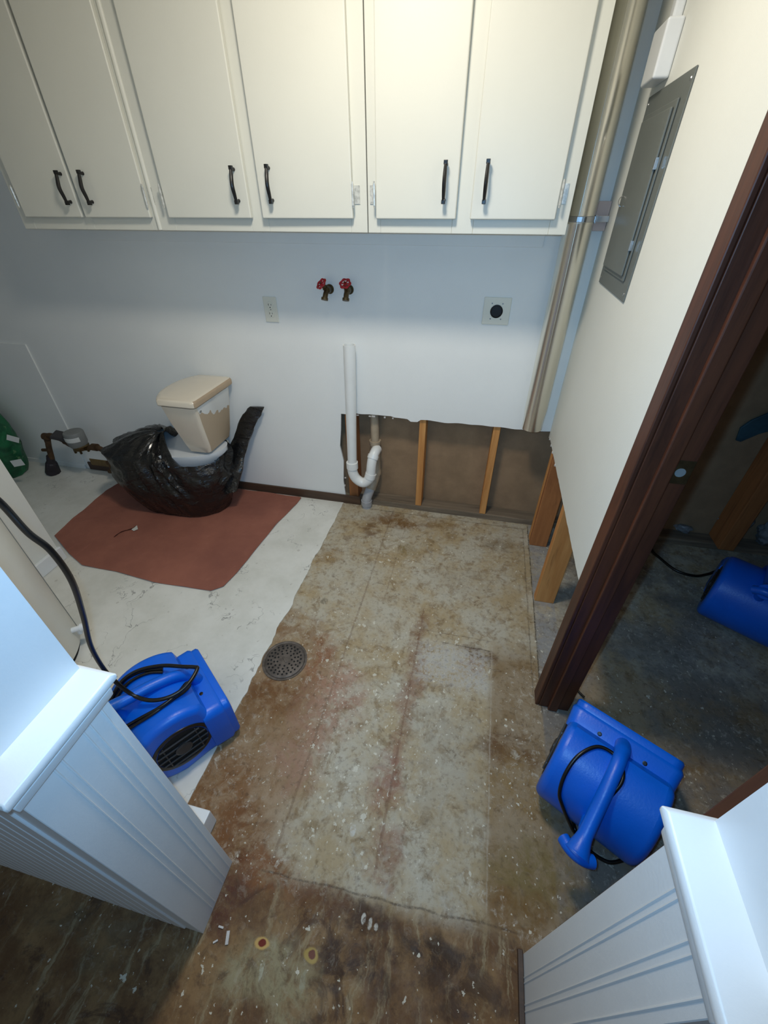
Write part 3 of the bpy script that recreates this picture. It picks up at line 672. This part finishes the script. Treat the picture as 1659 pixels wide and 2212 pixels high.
# ------------------------------------------------------------ toilet (front towards -X), back of tank towards +X
e = empty('toilet', (-1.6, 1.85, .01), 'bone-coloured toilet pulled off its drain and parked on brown paper, bowl wrapped in black plastic', 'toilet')
def dsec(xb, xf, y0, y1, z, bow, r=.02, N=14):
    """D-shaped section: flat back at xb, bowed front at xf"""
    pts = [(xb, y0+r, z), (xb, y1-r, z), (xb-.3*r, y1-.3*r, z), (xb-r, y1, z)]
    for k in range(N+1):
        t = k/N; y = y1+(y0-y1)*t
        s = 1-abs(2*t-1)**2.6
        pts.append((xf+bow-bow*s*1.0 - 0, y1+(y0-y1)*t, z))
    pts += [(xb-r, y0, z), (xb-.3*r, y0+.3*r, z)]
    return pts
def rnd(r1, r2, n):
    return [[tuple(Vector(a).lerp(Vector(b), t)) for a, b in zip(r1, r2)] for t in n]
bm = nb()
loft(bm, [dsec(-1.40, -1.50, 1.765, 1.955, .395, .03), dsec(-1.372, -1.525, 1.745, 1.972, .41, .04), dsec(-1.362, -1.54, 1.735, 1.982, .45, .045), dsec(-1.338, -1.556, 1.690, 1.998, .60, .05), dsec(-1.325, -1.566, 1.668, 2.006, .698, .055)])
for f in bm.faces:
    f.normal_update()
    if abs(f.normal.x) > .93 and f.calc_center_median().x > -1.39: f.material_index = 1
bm.transform(Matrix.Translation((-.006, .002, .028)))
tank = obj('tank', bm, [M['porc'], M['tankback']], e, smooth=True)
bm = nb()
loft(bm, [dsec(-1.322, -1.570, 1.658, 2.014, .700, .06), dsec(-1.312, -1.584, 1.645, 2.020, .706, .065), dsec(-1.312, -1.584, 1.645, 2.020, .728, .065), dsec(-1.318, -1.576, 1.652, 2.015, .738, .065), dsec(-1.335, -1.558, 1.670, 2.0, .742, .06)])
for f in bm.faces:
    f.normal_update()
    if f.normal.x > .6: f.material_index = 1
bm.transform(Matrix.Translation((-.006, .012, .030)))
obj('tank_lid', bm, [M['porc'], mat('unglazed_lid_edge', (176, 154, 128), .8)], e, smooth=True, bevel=.003)
def ell(cx, cy, rx, ry, z, N=40, egg=0): return [(cx+rx*math.cos(2*pi*k/N)*(1+egg*(-math.cos(2*pi*k/N)+0)), cy+ry*math.sin(2*pi*k/N), z) for k in range(N)]
bm = nb()
loft(bm, [ell(-1.66, 1.85, .24, .10, .012), ell(-1.66, 1.85, .23, .095, .06), ell(-1.64, 1.85, .20, .085, .16), ell(-1.66, 1.85, .22, .11, .25), ell(-1.68, 1.85, .27, .16, .33), ell(-1.66, 1.852, .31, .17, .395), ell(-1.66, 1.852, .31, .17, .420)])
obj('bowl', bm, M['porcw'], e, smooth=True)
for yy in (1.80, 1.93): obj('tank_bolt', cyl(nb(), (-1.40, yy, .36), (-1.40, yy, .402), .006, 10), M['silver'], e)
obj('inlet_nipple', cyl(nb(), (-1.40, 1.95, .35), (-1.40, 1.95, .41), .011, 12), M['cover'], e)
obj('sticker', B((-1.3380, 1.705, .693), (-1.3340, 1.722, .711)), M['grey'], e)

# bin liner wrapped round the bowl
bm = nb(); N = 180; cx, cy = -1.70, 1.83
def ang_w(t, c, w):
    d = (t-c+pi) % (2*pi)-pi; return math.exp(-(d/w)**2)
def bagpt(t, s):
    """t angle (0 = +X), s 0..1 outside from floor to rim, 1..1.6 over the rim inwards"""
    L = .5-.5*math.cos(t)            # 1 towards -X
    rimz = .375+.03*L + .05*ang_w(t, pi*.12, .35) + .02*ang_w(t, -1.2, .5)
    foot = .285+.015*L - .12*abs(math.sin(t))**1.5
    rim = .345+.040*L - .165*abs(math.sin(t))**2
    F = min(1, max(0, (math.cos(t-pi*1.12)+.50)/.5)); F = F*F*(3-2*F)
    if s <= 1:
        z = .012+(rimz-.012)*s
        r = foot + (rim-foot)*min(1, s*1.35)**.8 + .02*math.sin(pi*s)
    else:
        u = (s-1)/.6
        r = rim*(1-u*(.82*F+.10)); z = rimz + math.sin(u*pi*.5)*(.10*F) - u*.03*(1-F)
    p = Vector((cx+r*math.cos(t), cy+r*math.sin(t)*.92, z))
    q = Vector((math.cos(t)*2.2, math.sin(t)*2.2, z*2.4+t*.0))
    # diagonal tight folds
    k = abs(noise.noise(Vector((math.cos(t)*3.4+z*6, math.sin(t)*3.4, z*2))))
    k2 = abs(noise.noise(Vector((math.cos(t)*9+z*14, math.sin(t)*9, z*5+4))))
    n_ = noise.noise(q*1.5)
    d = Vector((math.cos(t), math.sin(t)*.86, .25))
    k3 = abs(noise.noise(Vector((t*5+z*22, z*7-t*2.2, 3))))
    amp = min(1, .25+s*1.2)
    p += d*((.060*(.18-k)+.026*(.2-k2)+.014*(.2-k3))*amp + .022*n_*amp)
    if p.y > 2.036: p.y = 2.036
    if p.z < .011: p.z = .011
    return p
lv = [i/26 for i in range(27)] + [1+.6*i/10 for i in range(1, 11)]
R = [[bm.verts.new(bagpt(2*pi*k/N, s)) for k in range(N)] for s in lv]
for i in range(len(R)-1):
    for k in range(N): bm.faces.new((R[i][k], R[i][(k+1) % N], R[i+1][(k+1) % N], R[i+1][k]))
bag = obj('garbage_bag', bm, M['bag'], smooth=True)
tag(bag, 'crumpled black garbage bag around the toilet bowl, one corner sticking up by the wall', 'garbage bag')
bag.data.polygons.foreach_set('use_smooth', [True]*len(bag.data.polygons))
so = bag.modifiers.new('thick', 'SOLIDIFY'); so.thickness = .002
# raised corner: a folded flap, loft of bent sections
secs = [((512, 1060), (455, 1070), 1.80, .05), ((521, 1025), (455, 1030), 1.86, .06), ((527, 990), (458, 1005), 1.92, .05), ((536, 960), (482, 985), 1.965, .04), ((548, 930), (505, 945), 1.99, .035), ((558, 905), (514, 915), 2.00, .03), ((567, 888), (524, 895), 2.008, .026), ((571, 879), (540, 878), 2.012, .018)]
bm = nb(); RR = []
for i, (a, b_, Yp, th) in enumerate(secs):
    A = W(*a, Y=Yp); Bp = W(*b_, Y=Yp-.01); ring = []
    for k in range(16):
        t = 2*pi*k/16; m_ = (A+Bp)/2; h_ = (A-Bp)/2
        ring.append(m_ + h_*math.cos(t) + Vector((0, -1, .1))*th*math.sin(t)*(.55+.35*noise.noise(Vector((k, i, 1)))))
    RR.append(ring)
R3 = []
for i in range(len(RR)-1):
    for j in range(4): R3.append([RR[i][k].lerp(RR[i+1][k], j/4) + Vector((noise.noise(Vector((k*.7, i+j*.3, 0))), noise.noise(Vector((k*.7, i+j*.3, 7)))*.6, 0))*.009 for k in range(16)])
R3.append(RR[-1])
for r_ in R3:
    for p in r_: p.y = min(p.y, 2.038)
loft(bm, R3)
fl = obj('corner_flap', bm, M['bag'], bag, smooth=True)

# ------------------------------------------------------------ gas meter and pipes, left of the toilet
GY = 1.93
def g_(px, py, Y=GY): return W(px, py, Y=Y)
e = empty('gas_meter', (-2.6, GY, 0), 'rusty pipe assembly with small round meter standing by the wall left of the toilet', 'meter')
leg0 = g_(120, 1030); leg0.z = .006
bm = nb(); tube(bm, smoothpath([g_(103, 950), g_(106, 968), g_(112, 990)], 4), .017, 14)
tube(bm, smoothpath([g_(103, 955), g_(100, 943), g_(112, 941), g_(135, 950), g_(155, 962), g_(185, 968), g_(205, 966), g_(222, 972), g_(233, 980), g_(238, 992)], 5), .0165, 14)
for p in (g_(100, 943), g_(145, 953), g_(205, 966)): lathe(bm, [(.0, -.02), (.023, -.018), (.024, .018), (.0, .02)], p, 'X', 14)
obj('pipe', bm, M['rust'], e, smooth=True)
a = g_(108, 985); bm = nb(); tube(bm, [a, a.lerp(leg0, .35), a.lerp(leg0, .4), a.lerp(leg0, .95)], [.022, .026, .034, .046], 10)
obj('foot', bm, mat('blackened_fitting', (38, 32, 40), .55, var=.3, vs=30), e)
bm = nb(); tube(bm, [g_(92, 972), g_(108, 972)], .011, 8); obj('stub', bm, M['rust'], e)
mc = g_(163, 945, GY-.01)
bm = nb(); lathe(bm, [(.050, -.055), (.058, -.03), (.058, .035), (.054, .042), (.001, .044)], mc, 'Z', 32); mb = obj('meter_body', bm, M['grey'], e, smooth=True)
bm = nb(); lathe(bm, [(.0595, -.012), (.0605, -.010), (.0605, .016), (.0595, .018)], mc, 'Z', 32)
for f in list(bm.faces):
    c_ = f.calc_center_median()-mc
    if not (c_.y < -.02 and c_.x > -.03) or len(f.verts) > 8: bm.faces.remove(f)
obj('serial_label', bm, M['label'], mb)
bm = B((-.055, -.05, -.012), (.055, .03, .012)); bm.transform(Matrix.Translation(g_(137, 941)) @ Matrix.Rotation(.35, 4, 'Y') @ Matrix.Rotation(.3, 4, 'Z')); obj('lid', bm, mat('dark_grey_lid', (56, 52, 54), .5), mb, bevel=.006)
bm = nb(); lathe(bm, [(.030, -.03), (.048, -.022), (.050, 0), (.040, .01)], mc+Vector((0.01, 0, -.055)), 'Z', 12); obj('flange', bm, M['brass'], e)
for k in range(6):
    t = k*pi/3; obj('flange_bolt', cyl(nb(), mc+Vector((.01+.043*math.cos(t), .043*math.sin(t), -.095)), mc+Vector((.01+.043*math.cos(t), .043*math.sin(t), -.07)), .007, 8), M['brass'], e)
bm = nb(); tube(bm, [g_(238, 990), g_(242, 1003), g_(246, 1018)], .020, 12); tube(bm, [g_(232, 1000), g_(252, 993)], .012, 8); tube(bm, [g_(236, 1018), g_(254, 1020)], .014, 8)
pz = g_(262, 1043); pz.z = .006
tube(bm, [g_(249, 1018), pz], .011, 10); obj('tee_valve', bm, M['rust'], e, smooth=True)
pa = g_(192, 991, GY+.01); pb = g_(240, 1010, GY+.01)
bm = B((pa.x, GY+.010, pb.z+.002), (pb.x, GY+.016, pa.z)); obj('mounting_plate', bm, M['tanplate'], e, bevel=.001)

# ------------------------------------------------------------ green sack in the alcove
bm = nb(); N = 48; rg = []
cx, cy = -3.20, 1.87
for i in range(30):
    s = i/29; z = .008+.56*s
    r = .165+.05*math.sin(pi*min(1, s*1.15))-.10*max(0, s-.72)/.28
    rg.append([(cx+r*math.cos(2*pi*k/N)*1.0+.012*noise.noise(Vector((k*.5, s*9, 2)))+.03*s*0, cy+r*.72*math.sin(2*pi*k/N)+.012*noise.noise(Vector((k*.5, s*9, 8))), z+.01*noise.noise(Vector((k*.3, s*5, 0)))) for k in range(N)])
loft(bm, rg); sk = obj('plastic_sack', bm, M['greenbag'], smooth=True)
tag(sk, 'bulging green plastic sack with white labels standing in the far left corner', 'sack')
P = smoothpath([(cx+.17, cy-.05, .40), (cx+.14, cy-.06, .48), (cx+.05, cy-.10, .545), (cx-.08, cy-.11, .545)], 6)
obj('dark_strap', tube(nb(), P, .022, 8, flat=.5), M['rubber'], sk, smooth=True)
for px, py, w, h, rz in ((28, 948, .030, .018, .5), (38, 1000, .032, .022, -.1)):
    p = W(px, py, Y=cy-.152)
    bm = B((-w, -.001, -h), (w, .001, h)); bm.transform(Matrix.Translation(p) @ Matrix.Rotation(.45, 4, 'Z') @ Matrix.Rotation(rz, 4, 'Y')); obj('label_patch', bm, M['label'], sk)
obj('knot', tube(nb(), smoothpath([(cx-.05, cy-.02, .55), (cx-.04, cy-.03, .60), (cx-.05, cy-.02, .64)], 4), [.05, .045, .04, .035, .03, .035, .04, .045, .05][:9], 12), M['greenbag'], sk, smooth=True)

# ------------------------------------------------------------ water heater
hx, hy, hr = -1.722, .612, .258
e = empty('water_heater', (hx, hy, .004), 'tall off-white cylindrical water heater behind the left end of the opening', 'water heater')
obj('tank', lathe(nb(), [(hr-.01, .03), (hr, .035), (hr, 1.45), (hr-.02, 1.48), (.05, 1.50)], (hx, hy, 0), 'Z', 96), M['heater'], e, smooth=True)
obj('base_ring', lathe(nb(), [(hr-.02, .005), (hr-.012, .006), (hr-.012, .032), (hr-.02, .033)], (hx, hy, 0), 'Z', 64), M['darkhole'], e, smooth=True)
t = math.radians(38); bm = nb(); p = Vector((hx+(hr+.0)*math.cos(t), hy+(hr)*math.sin(t), .11)); d = Vector((math.cos(t), math.sin(t), 0))
tube(bm, [p-d*.005, p+d*.03, p+d*.031, p+d*.05], [.012, .012, .018, .016], 14); tube(bm, [p+d*.02, p+d*.02+Vector((0, 0, -.03))], .009, 10); obj('drain_valve', bm, M['trim'], e, smooth=True)
obj('body_seam', tube(nb(), [(hx+(hr+.0005)*math.cos(.95), hy+(hr+.0005)*math.sin(.95), .04), (hx+(hr+.0005)*math.cos(.95), hy+(hr+.0005)*math.sin(.95), 1.44)], .002, 6), M['grey'], e)

# ------------------------------------------------------------ air movers
def air_mover(ox, oy, yaw, pitch, zc, label, group='blue air movers'):
    """origin of the local frame = middle of the fan drum; +x outlet, y axle"""
    rot = (Matrix.Rotation(yaw, 3, 'Z') @ Matrix.Rotation(-pitch, 3, 'Y'))
    e = empty('air_mover', (ox, oy, zc), label, 'air mover', group, rot=rot)
    L = lambda n_, b_, m_, **k: obj(n_, b_, m_, k.pop('par', e), world=False, **k)
    Rd = .148; hw = .144
    prof = []
    a0, a1 = math.radians(50), math.radians(262)
    for k in range(37):
        t = a0+(a1-a0)*k/36; prof.append((Rd*math.cos(t), Rd*math.sin(t)))
    prof = [(.150, .048), (.125, .050), (.105, .062)] + prof + [(.05, -.137), (.150, -.137)]
    bm = nb(); prism(bm, [(p[0], -hw, p[1]) for p in prof], (0, 2*hw, 0))
    L('housing', bm, M['blue'], smooth=True, bevel=.034, seg=6, angle=50)
    # outlet collar: open rectangular frame, wider than the drum
    def rr(y, z0, z1, r, x, N=6):
        pts = []
        for cy_, cz_, t0 in ((y-r, z1-r, 0), (-y+r, z1-r, pi/2), (-y+r, z0+r, pi), (y-r, z0+r, 3*pi/2)):
            for k in range(N+1):
                t = t0+pi/2*k/N; pts.append((x, cy_+r*math.cos(t), cz_+r*math.sin(t)))
        return pts
    bm = nb()
    secs_ = [(.070, .118, -.134, .055, .03), (.082, .150, -.139, .072, .03), (.140, .154, -.141, .070, .03), (.148, .150, -.137, .066, .03), (.150, .148, -.136, .064, .03), (.166, .148, -.136, .064, .03), (.172, .143, -.131, .059, .028), (.172, .128, -.116, .044, .02), (.150, .126, -.114, .042, .02), (.11, .120, -.105, .036, .02)]
    loft(bm, [rr(y_, z0, z1, r_, x_) for x_, y_, z0, z1, r_ in secs_]); oc_ = L('outlet_collar', bm, M['blue'], smooth=True)
    bm = nb()
    for z_ in (-.09, -.06, -.03, 0, .03): tube(bm, [(.158, -.130, z_), (.158, .130, z_)], .003, 6)
    L('outlet_grille', bm, M['black'], par=oc_)
    for yy in (-.062, .062):
        bm = nb(); lathe(bm, [(.0062, 0), (.0062, .0015), (.004, .002)], (.112, yy, .0712), 'Z', 14); L('bolt', bm, M['black'], par=oc_)
    for s in (-1, 1):
        bm = nb(); y_ = s*(hw+.0006)
        lathe(bm, [(.094, -s*.002), (.093, s*.0012), (.088, s*.002), (.080, s*.001), (.078, -s*.004)], (0, y_, -.005), 'Y', 48)
        gr_ = L('inlet_grille', bm, M['black'], smooth=True)
        bm = nb(); lathe(bm, [(.078, 0), (.078, s*.0008)], (0, y_, -.005), 'Y', 40); L('inlet_opening', bm, M['darkhole'], par=gr_)
        bm = nb()
        for k in range(5):
            z_ = -.058+.0265*k; w_ = math.sqrt(max(.0001, .078**2-(z_+.0)**2)); tube(bm, [(-w_, y_+s*.004, z_-.005), (w_, y_+s*.004, z_-.005)], .0032, 6)
        lathe(bm, [(.026, 0), (.026, s*.008), (.02, s*.011)], (0, y_, -.005), 'Y', 24)
        for x_ in (-.05, .05): tube(bm, [(x_, y_+s*.003, -.06), (x_, y_+s*.003, .05)], .0025, 6)
        L('guard_bars', bm, mat('dark_grey_bars', (44, 44, 46), .4) if 'gb' not in M else M['gb'], par=gr_)
    # handle from collar top back over the drum, flared end
    P = smoothpath([(.122, 0, .060), (.108, 0, .108), (.072, 0, .145), (.0, 0, .166), (-.07, 0, .172), (-.125, 0, .180), (-.160, 0, .186), (-.170, 0, .188)], 6)
    n_ = len(P); rs = []
    for i, p in enumerate(P):
        r = .0185
        if p.x > .10: r = .021
        if p.x < -.12: r = .0185+.014*((-.12-p.x)/.05)**1.5
        rs.append(r)
    bm = nb(); tube(bm, P, rs, 20, flat=1.0); 
    tube(bm, smoothpath([(-.165, -.038, .172), (-.171, -.02, .184), (-.173, 0, .188), (-.171, .02, .184), (-.165, .038, .172)], 4), .0165, 14)
    tube(bm, smoothpath([(-.13, 0, .178), (-.120, 0, .145), (-.098, 0, .100), (-.085, 0, .07)], 5), [.014]*5+[.018]*6+[.022]*5, 16)
    L('handle', bm, M['blue'], smooth=True)
    for x_, y_ in ((.12, .11), (.12, -.11), (-.04, .10), (-.04, -.10)):
        L('foot', (lambda b: cyl(b, (x_, y_, -.145), (x_, y_, -.128), .011, 14))(nb()), M['rubber'])
    return e
M['gb'] = mat('dark_grey_bars', (44, 44, 46), .4)
uL = math.radians(54); 
fL = air_mover(-.884, .535, uL, 0, .150, 'blue air mover on the white vinyl, half hidden behind the left end of the opening')
fR = air_mover(.526, .640, math.radians(62), math.radians(36), .152, 'blue air mover tilted back in the doorway beside the dark casing')
fF = air_mover(1.285, 1.525, math.radians(58), 0, .150, 'dim blue air mover in the unfinished room at the right edge of the photo')
# kickstand of the tilted one
v = Vector((math.cos(math.radians(62)), math.sin(math.radians(62)), 0)); u = Vector((v.y, -v.x, 0)); O = Vector((.526, .640, 0))
ks = obj('kickstand', tube(nb(), [O+u*.125+Vector((0, 0, .09))-v*.02, O+u*.165-v*.02+Vector((0, 0, .03)), O+u*.178-v*.02+Vector((0, 0, .008))], [.008, .008, .013], 12), M['rubber'], fR, smooth=True)
# cords
def cord(parent, pts, r, name='power_cord', n=8): return obj(name, tube(nb(), smoothpath(pts, n), r, 10), M['rubber'], parent, smooth=True)
q = lambda px, py, z: W(px, py, Z=z)
def on_drum(px, py, O, zc, yaw, R=.155, up=.0, hw=.15):
    """point where the sight line meets the drum surface, else the floor"""
    d = (rt*((px-829.5)/FPX) + dn*((py-1106)/FPX) + fw).normalized(); o = Vector((0, 0, CAMH))
    v_ = Vector((math.cos(yaw), math.sin(yaw), 0)); c_ = Vector((O[0], O[1], zc))
    ox_, oz_ = (o-c_).dot(v_), o.z-zc; dx_, dz_ = d.dot(v_), d.z
    A = dx_*dx_+dz_*dz_; Bq = ox_*dx_+oz_*dz_; Cq = ox_*ox_+oz_*oz_-(R+up)**2; D = Bq*Bq-A*Cq
    if D <= 0:
        t_ = -Bq/A; p_ = o+d*t_; w_ = c_ + (p_-c_).dot(Vector((v_.y, -v_.x, 0)))*Vector((v_.y, -v_.x, 0))
        return w_ + (p_-w_).normalized()*(R+up)
    return o+d*((-Bq-math.sqrt(D))/A)
r_ = lambda x_, y_, up=0: on_drum(x_, y_, (.526, .640), .152, math.radians(62), .154, up)
cord(fR, [r_(1338, 1650), r_(1325, 1628), r_(1290, 1613), r_(1250, 1632), r_(1222, 1670), r_(1209, 1710), r_(1214, 1738), q(1236, 1790, .07), q(1256, 1815, .04), q(1275, 1838, .02), q(1300, 1856, .012), q(1325, 1863, .012), q(1370, 1850, .010)], .0052)
cord(fR, [r_(1332, 1640), r_(1345, 1662, .003), r_(1342, 1690, .003), r_(1318, 1720, .003), r_(1290, 1752), r_(1272, 1785), q(1262, 1808, .09), q(1248, 1808, .06), q(1240, 1785, .06), q(1232, 1760, .09)], .0056)
cord(fR, [q(1262, 1506, .012), q(1250, 1494, .008), q(1238, 1478, .007), q(1225, 1455, .007)], .0042)
l_ = lambda x_, y_, up=0: on_drum(x_, y_, (-.884, .535), .150, uL, .154, up)
Yc = lambda px, py, Y: W(px, py, Y=Y)
cord(fL, [Yc(-60, 1040, .40), Yc(0, 1085, .42), Yc(60, 1150, .42), Yc(110, 1190, .43), Yc(155, 1255, .44), Yc(180, 1330, .46), Yc(196, 1395, .48), Yc(222, 1442, .50), Yc(250, 1473, .49), q(285, 1500, .335), q(318, 1512, .322), q(352, 1510, .318), q(385, 1496, .315), q(410, 1473, .318), q(426, 1445, .322), q(420, 1441, .322), q(395, 1440, .322), q(350, 1438, .318), q(300, 1448, .312), q(265, 1470, .30), q(243, 1505, .27), q(230, 1540, .2)], .0062)
cord(fL, [l_(270, 1580), l_(290, 1567), l_(330, 1542), l_(372, 1512), l_(398, 1494), l_(410, 1480, .004), l_(402, 1476, .012), l_(380, 1502, .010), l_(345, 1528, .004), l_(300, 1553), l_(262, 1575)], .0052, 'wrapped_cord')
cord(fL, [l_(352, 1452), l_(320, 1454), l_(285, 1470), l_(262, 1492), l_(250, 1515), l_(243, 1545)], .0052, 'wrapped_cord')
cord(fL, [l_(352, 1445), l_(312, 1449), l_(278, 1463), l_(256, 1484), l_(243, 1510), l_(238, 1535)], .0052, 'wrapped_cord')
cord(fF, [W(1600, 1255, Z=.10), W(1560, 1232, Z=.04), W(1530, 1240, Z=.012), W(1500, 1244, Z=.008), W(1460, 1232, Z=.008), W(1425, 1205, Z=.008), W(1408, 1188, Z=.008), W(1395, 1150, Z=.04)], .007)
p = W(1650, 1345, Z=.10)
bm = B((-.05, -.001, -.022), (.05, .001, .022)); bm.transform(Matrix.Translation(p) @ Matrix.Rotation(math.radians(-32), 4, 'Z')); obj('sticker', bm, M['label'], fF)

# ------------------------------------------------------------ rubbish in the unfinished room
def crumple(px, py, s, m, label, name='plastic_scrap', z=.0, cat='scrap', Y=None):
    p = W(px, py, Y=Y) if Y else W(px, py, Z=z)
    bm = nb(); bmesh.ops.create_icosphere(bm, subdivisions=4, radius=1)
    for v_ in bm.verts:
        n_ = v_.co.normalized(); k = 1+.45*noise.noise(n_*1.6+Vector((px, py, 0)))+.22*abs(noise.noise(n_*5+Vector((px, 0, 0))))
        v_.co = Vector((n_.x*s[0], n_.y*s[1], n_.z*s[2]))*k + p
    mz = min(v_.co.z for v_ in bm.verts)
    if not Y:
        for v_ in bm.verts: v_.co.z += .037-mz if p.y > 2.05 else .002-mz
    return tag(obj(name, bm, M[m], smooth=True), label, cat)
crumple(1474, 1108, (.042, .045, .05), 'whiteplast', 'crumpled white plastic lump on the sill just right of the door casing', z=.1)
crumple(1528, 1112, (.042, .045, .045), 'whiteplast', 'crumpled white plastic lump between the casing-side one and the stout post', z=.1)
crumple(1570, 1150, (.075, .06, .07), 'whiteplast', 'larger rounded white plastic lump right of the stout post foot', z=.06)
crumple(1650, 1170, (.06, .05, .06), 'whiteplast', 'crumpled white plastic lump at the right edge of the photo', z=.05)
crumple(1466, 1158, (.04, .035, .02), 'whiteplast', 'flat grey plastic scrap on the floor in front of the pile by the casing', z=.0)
bm = nb(); a = W(1597, 960, Y=YB+.08); prism(bm, [W(x_, y_, Y=YB+.08) for x_, y_ in ((1590, 952), (1600, 925), (1625, 908), (1680, 885), (1690, 925), (1640, 938), (1600, 955))], (0, .012, 0))
tag(obj('insulation_scrap', bm, M['foil'], bevel=.003), 'dim blue-green scrap of insulation facing between the studs of the unfinished room', 'insulation')
# chips of plaster at the foot of the left end
for i, (px, py, w_) in enumerate(((478, 2003, .007), (492, 2026, .013), (466, 2034, .006))):
    p = W(px, py, Z=.0); bm = B((-w_, -w_*.3, 0), (w_, w_*.3, .004)); bm.transform(Matrix.Translation(p) @ Matrix.Rotation(i*1.9, 4, 'Z'))
    tag(obj('plaster_chip', bm, M['gyp']), ['pale plaster chip nearest the wainscot foot of the left end', 'long thin pale chip on the brown floor by the left end', 'small pale chip closest to the bottom corner of the left end'][i], 'chip')
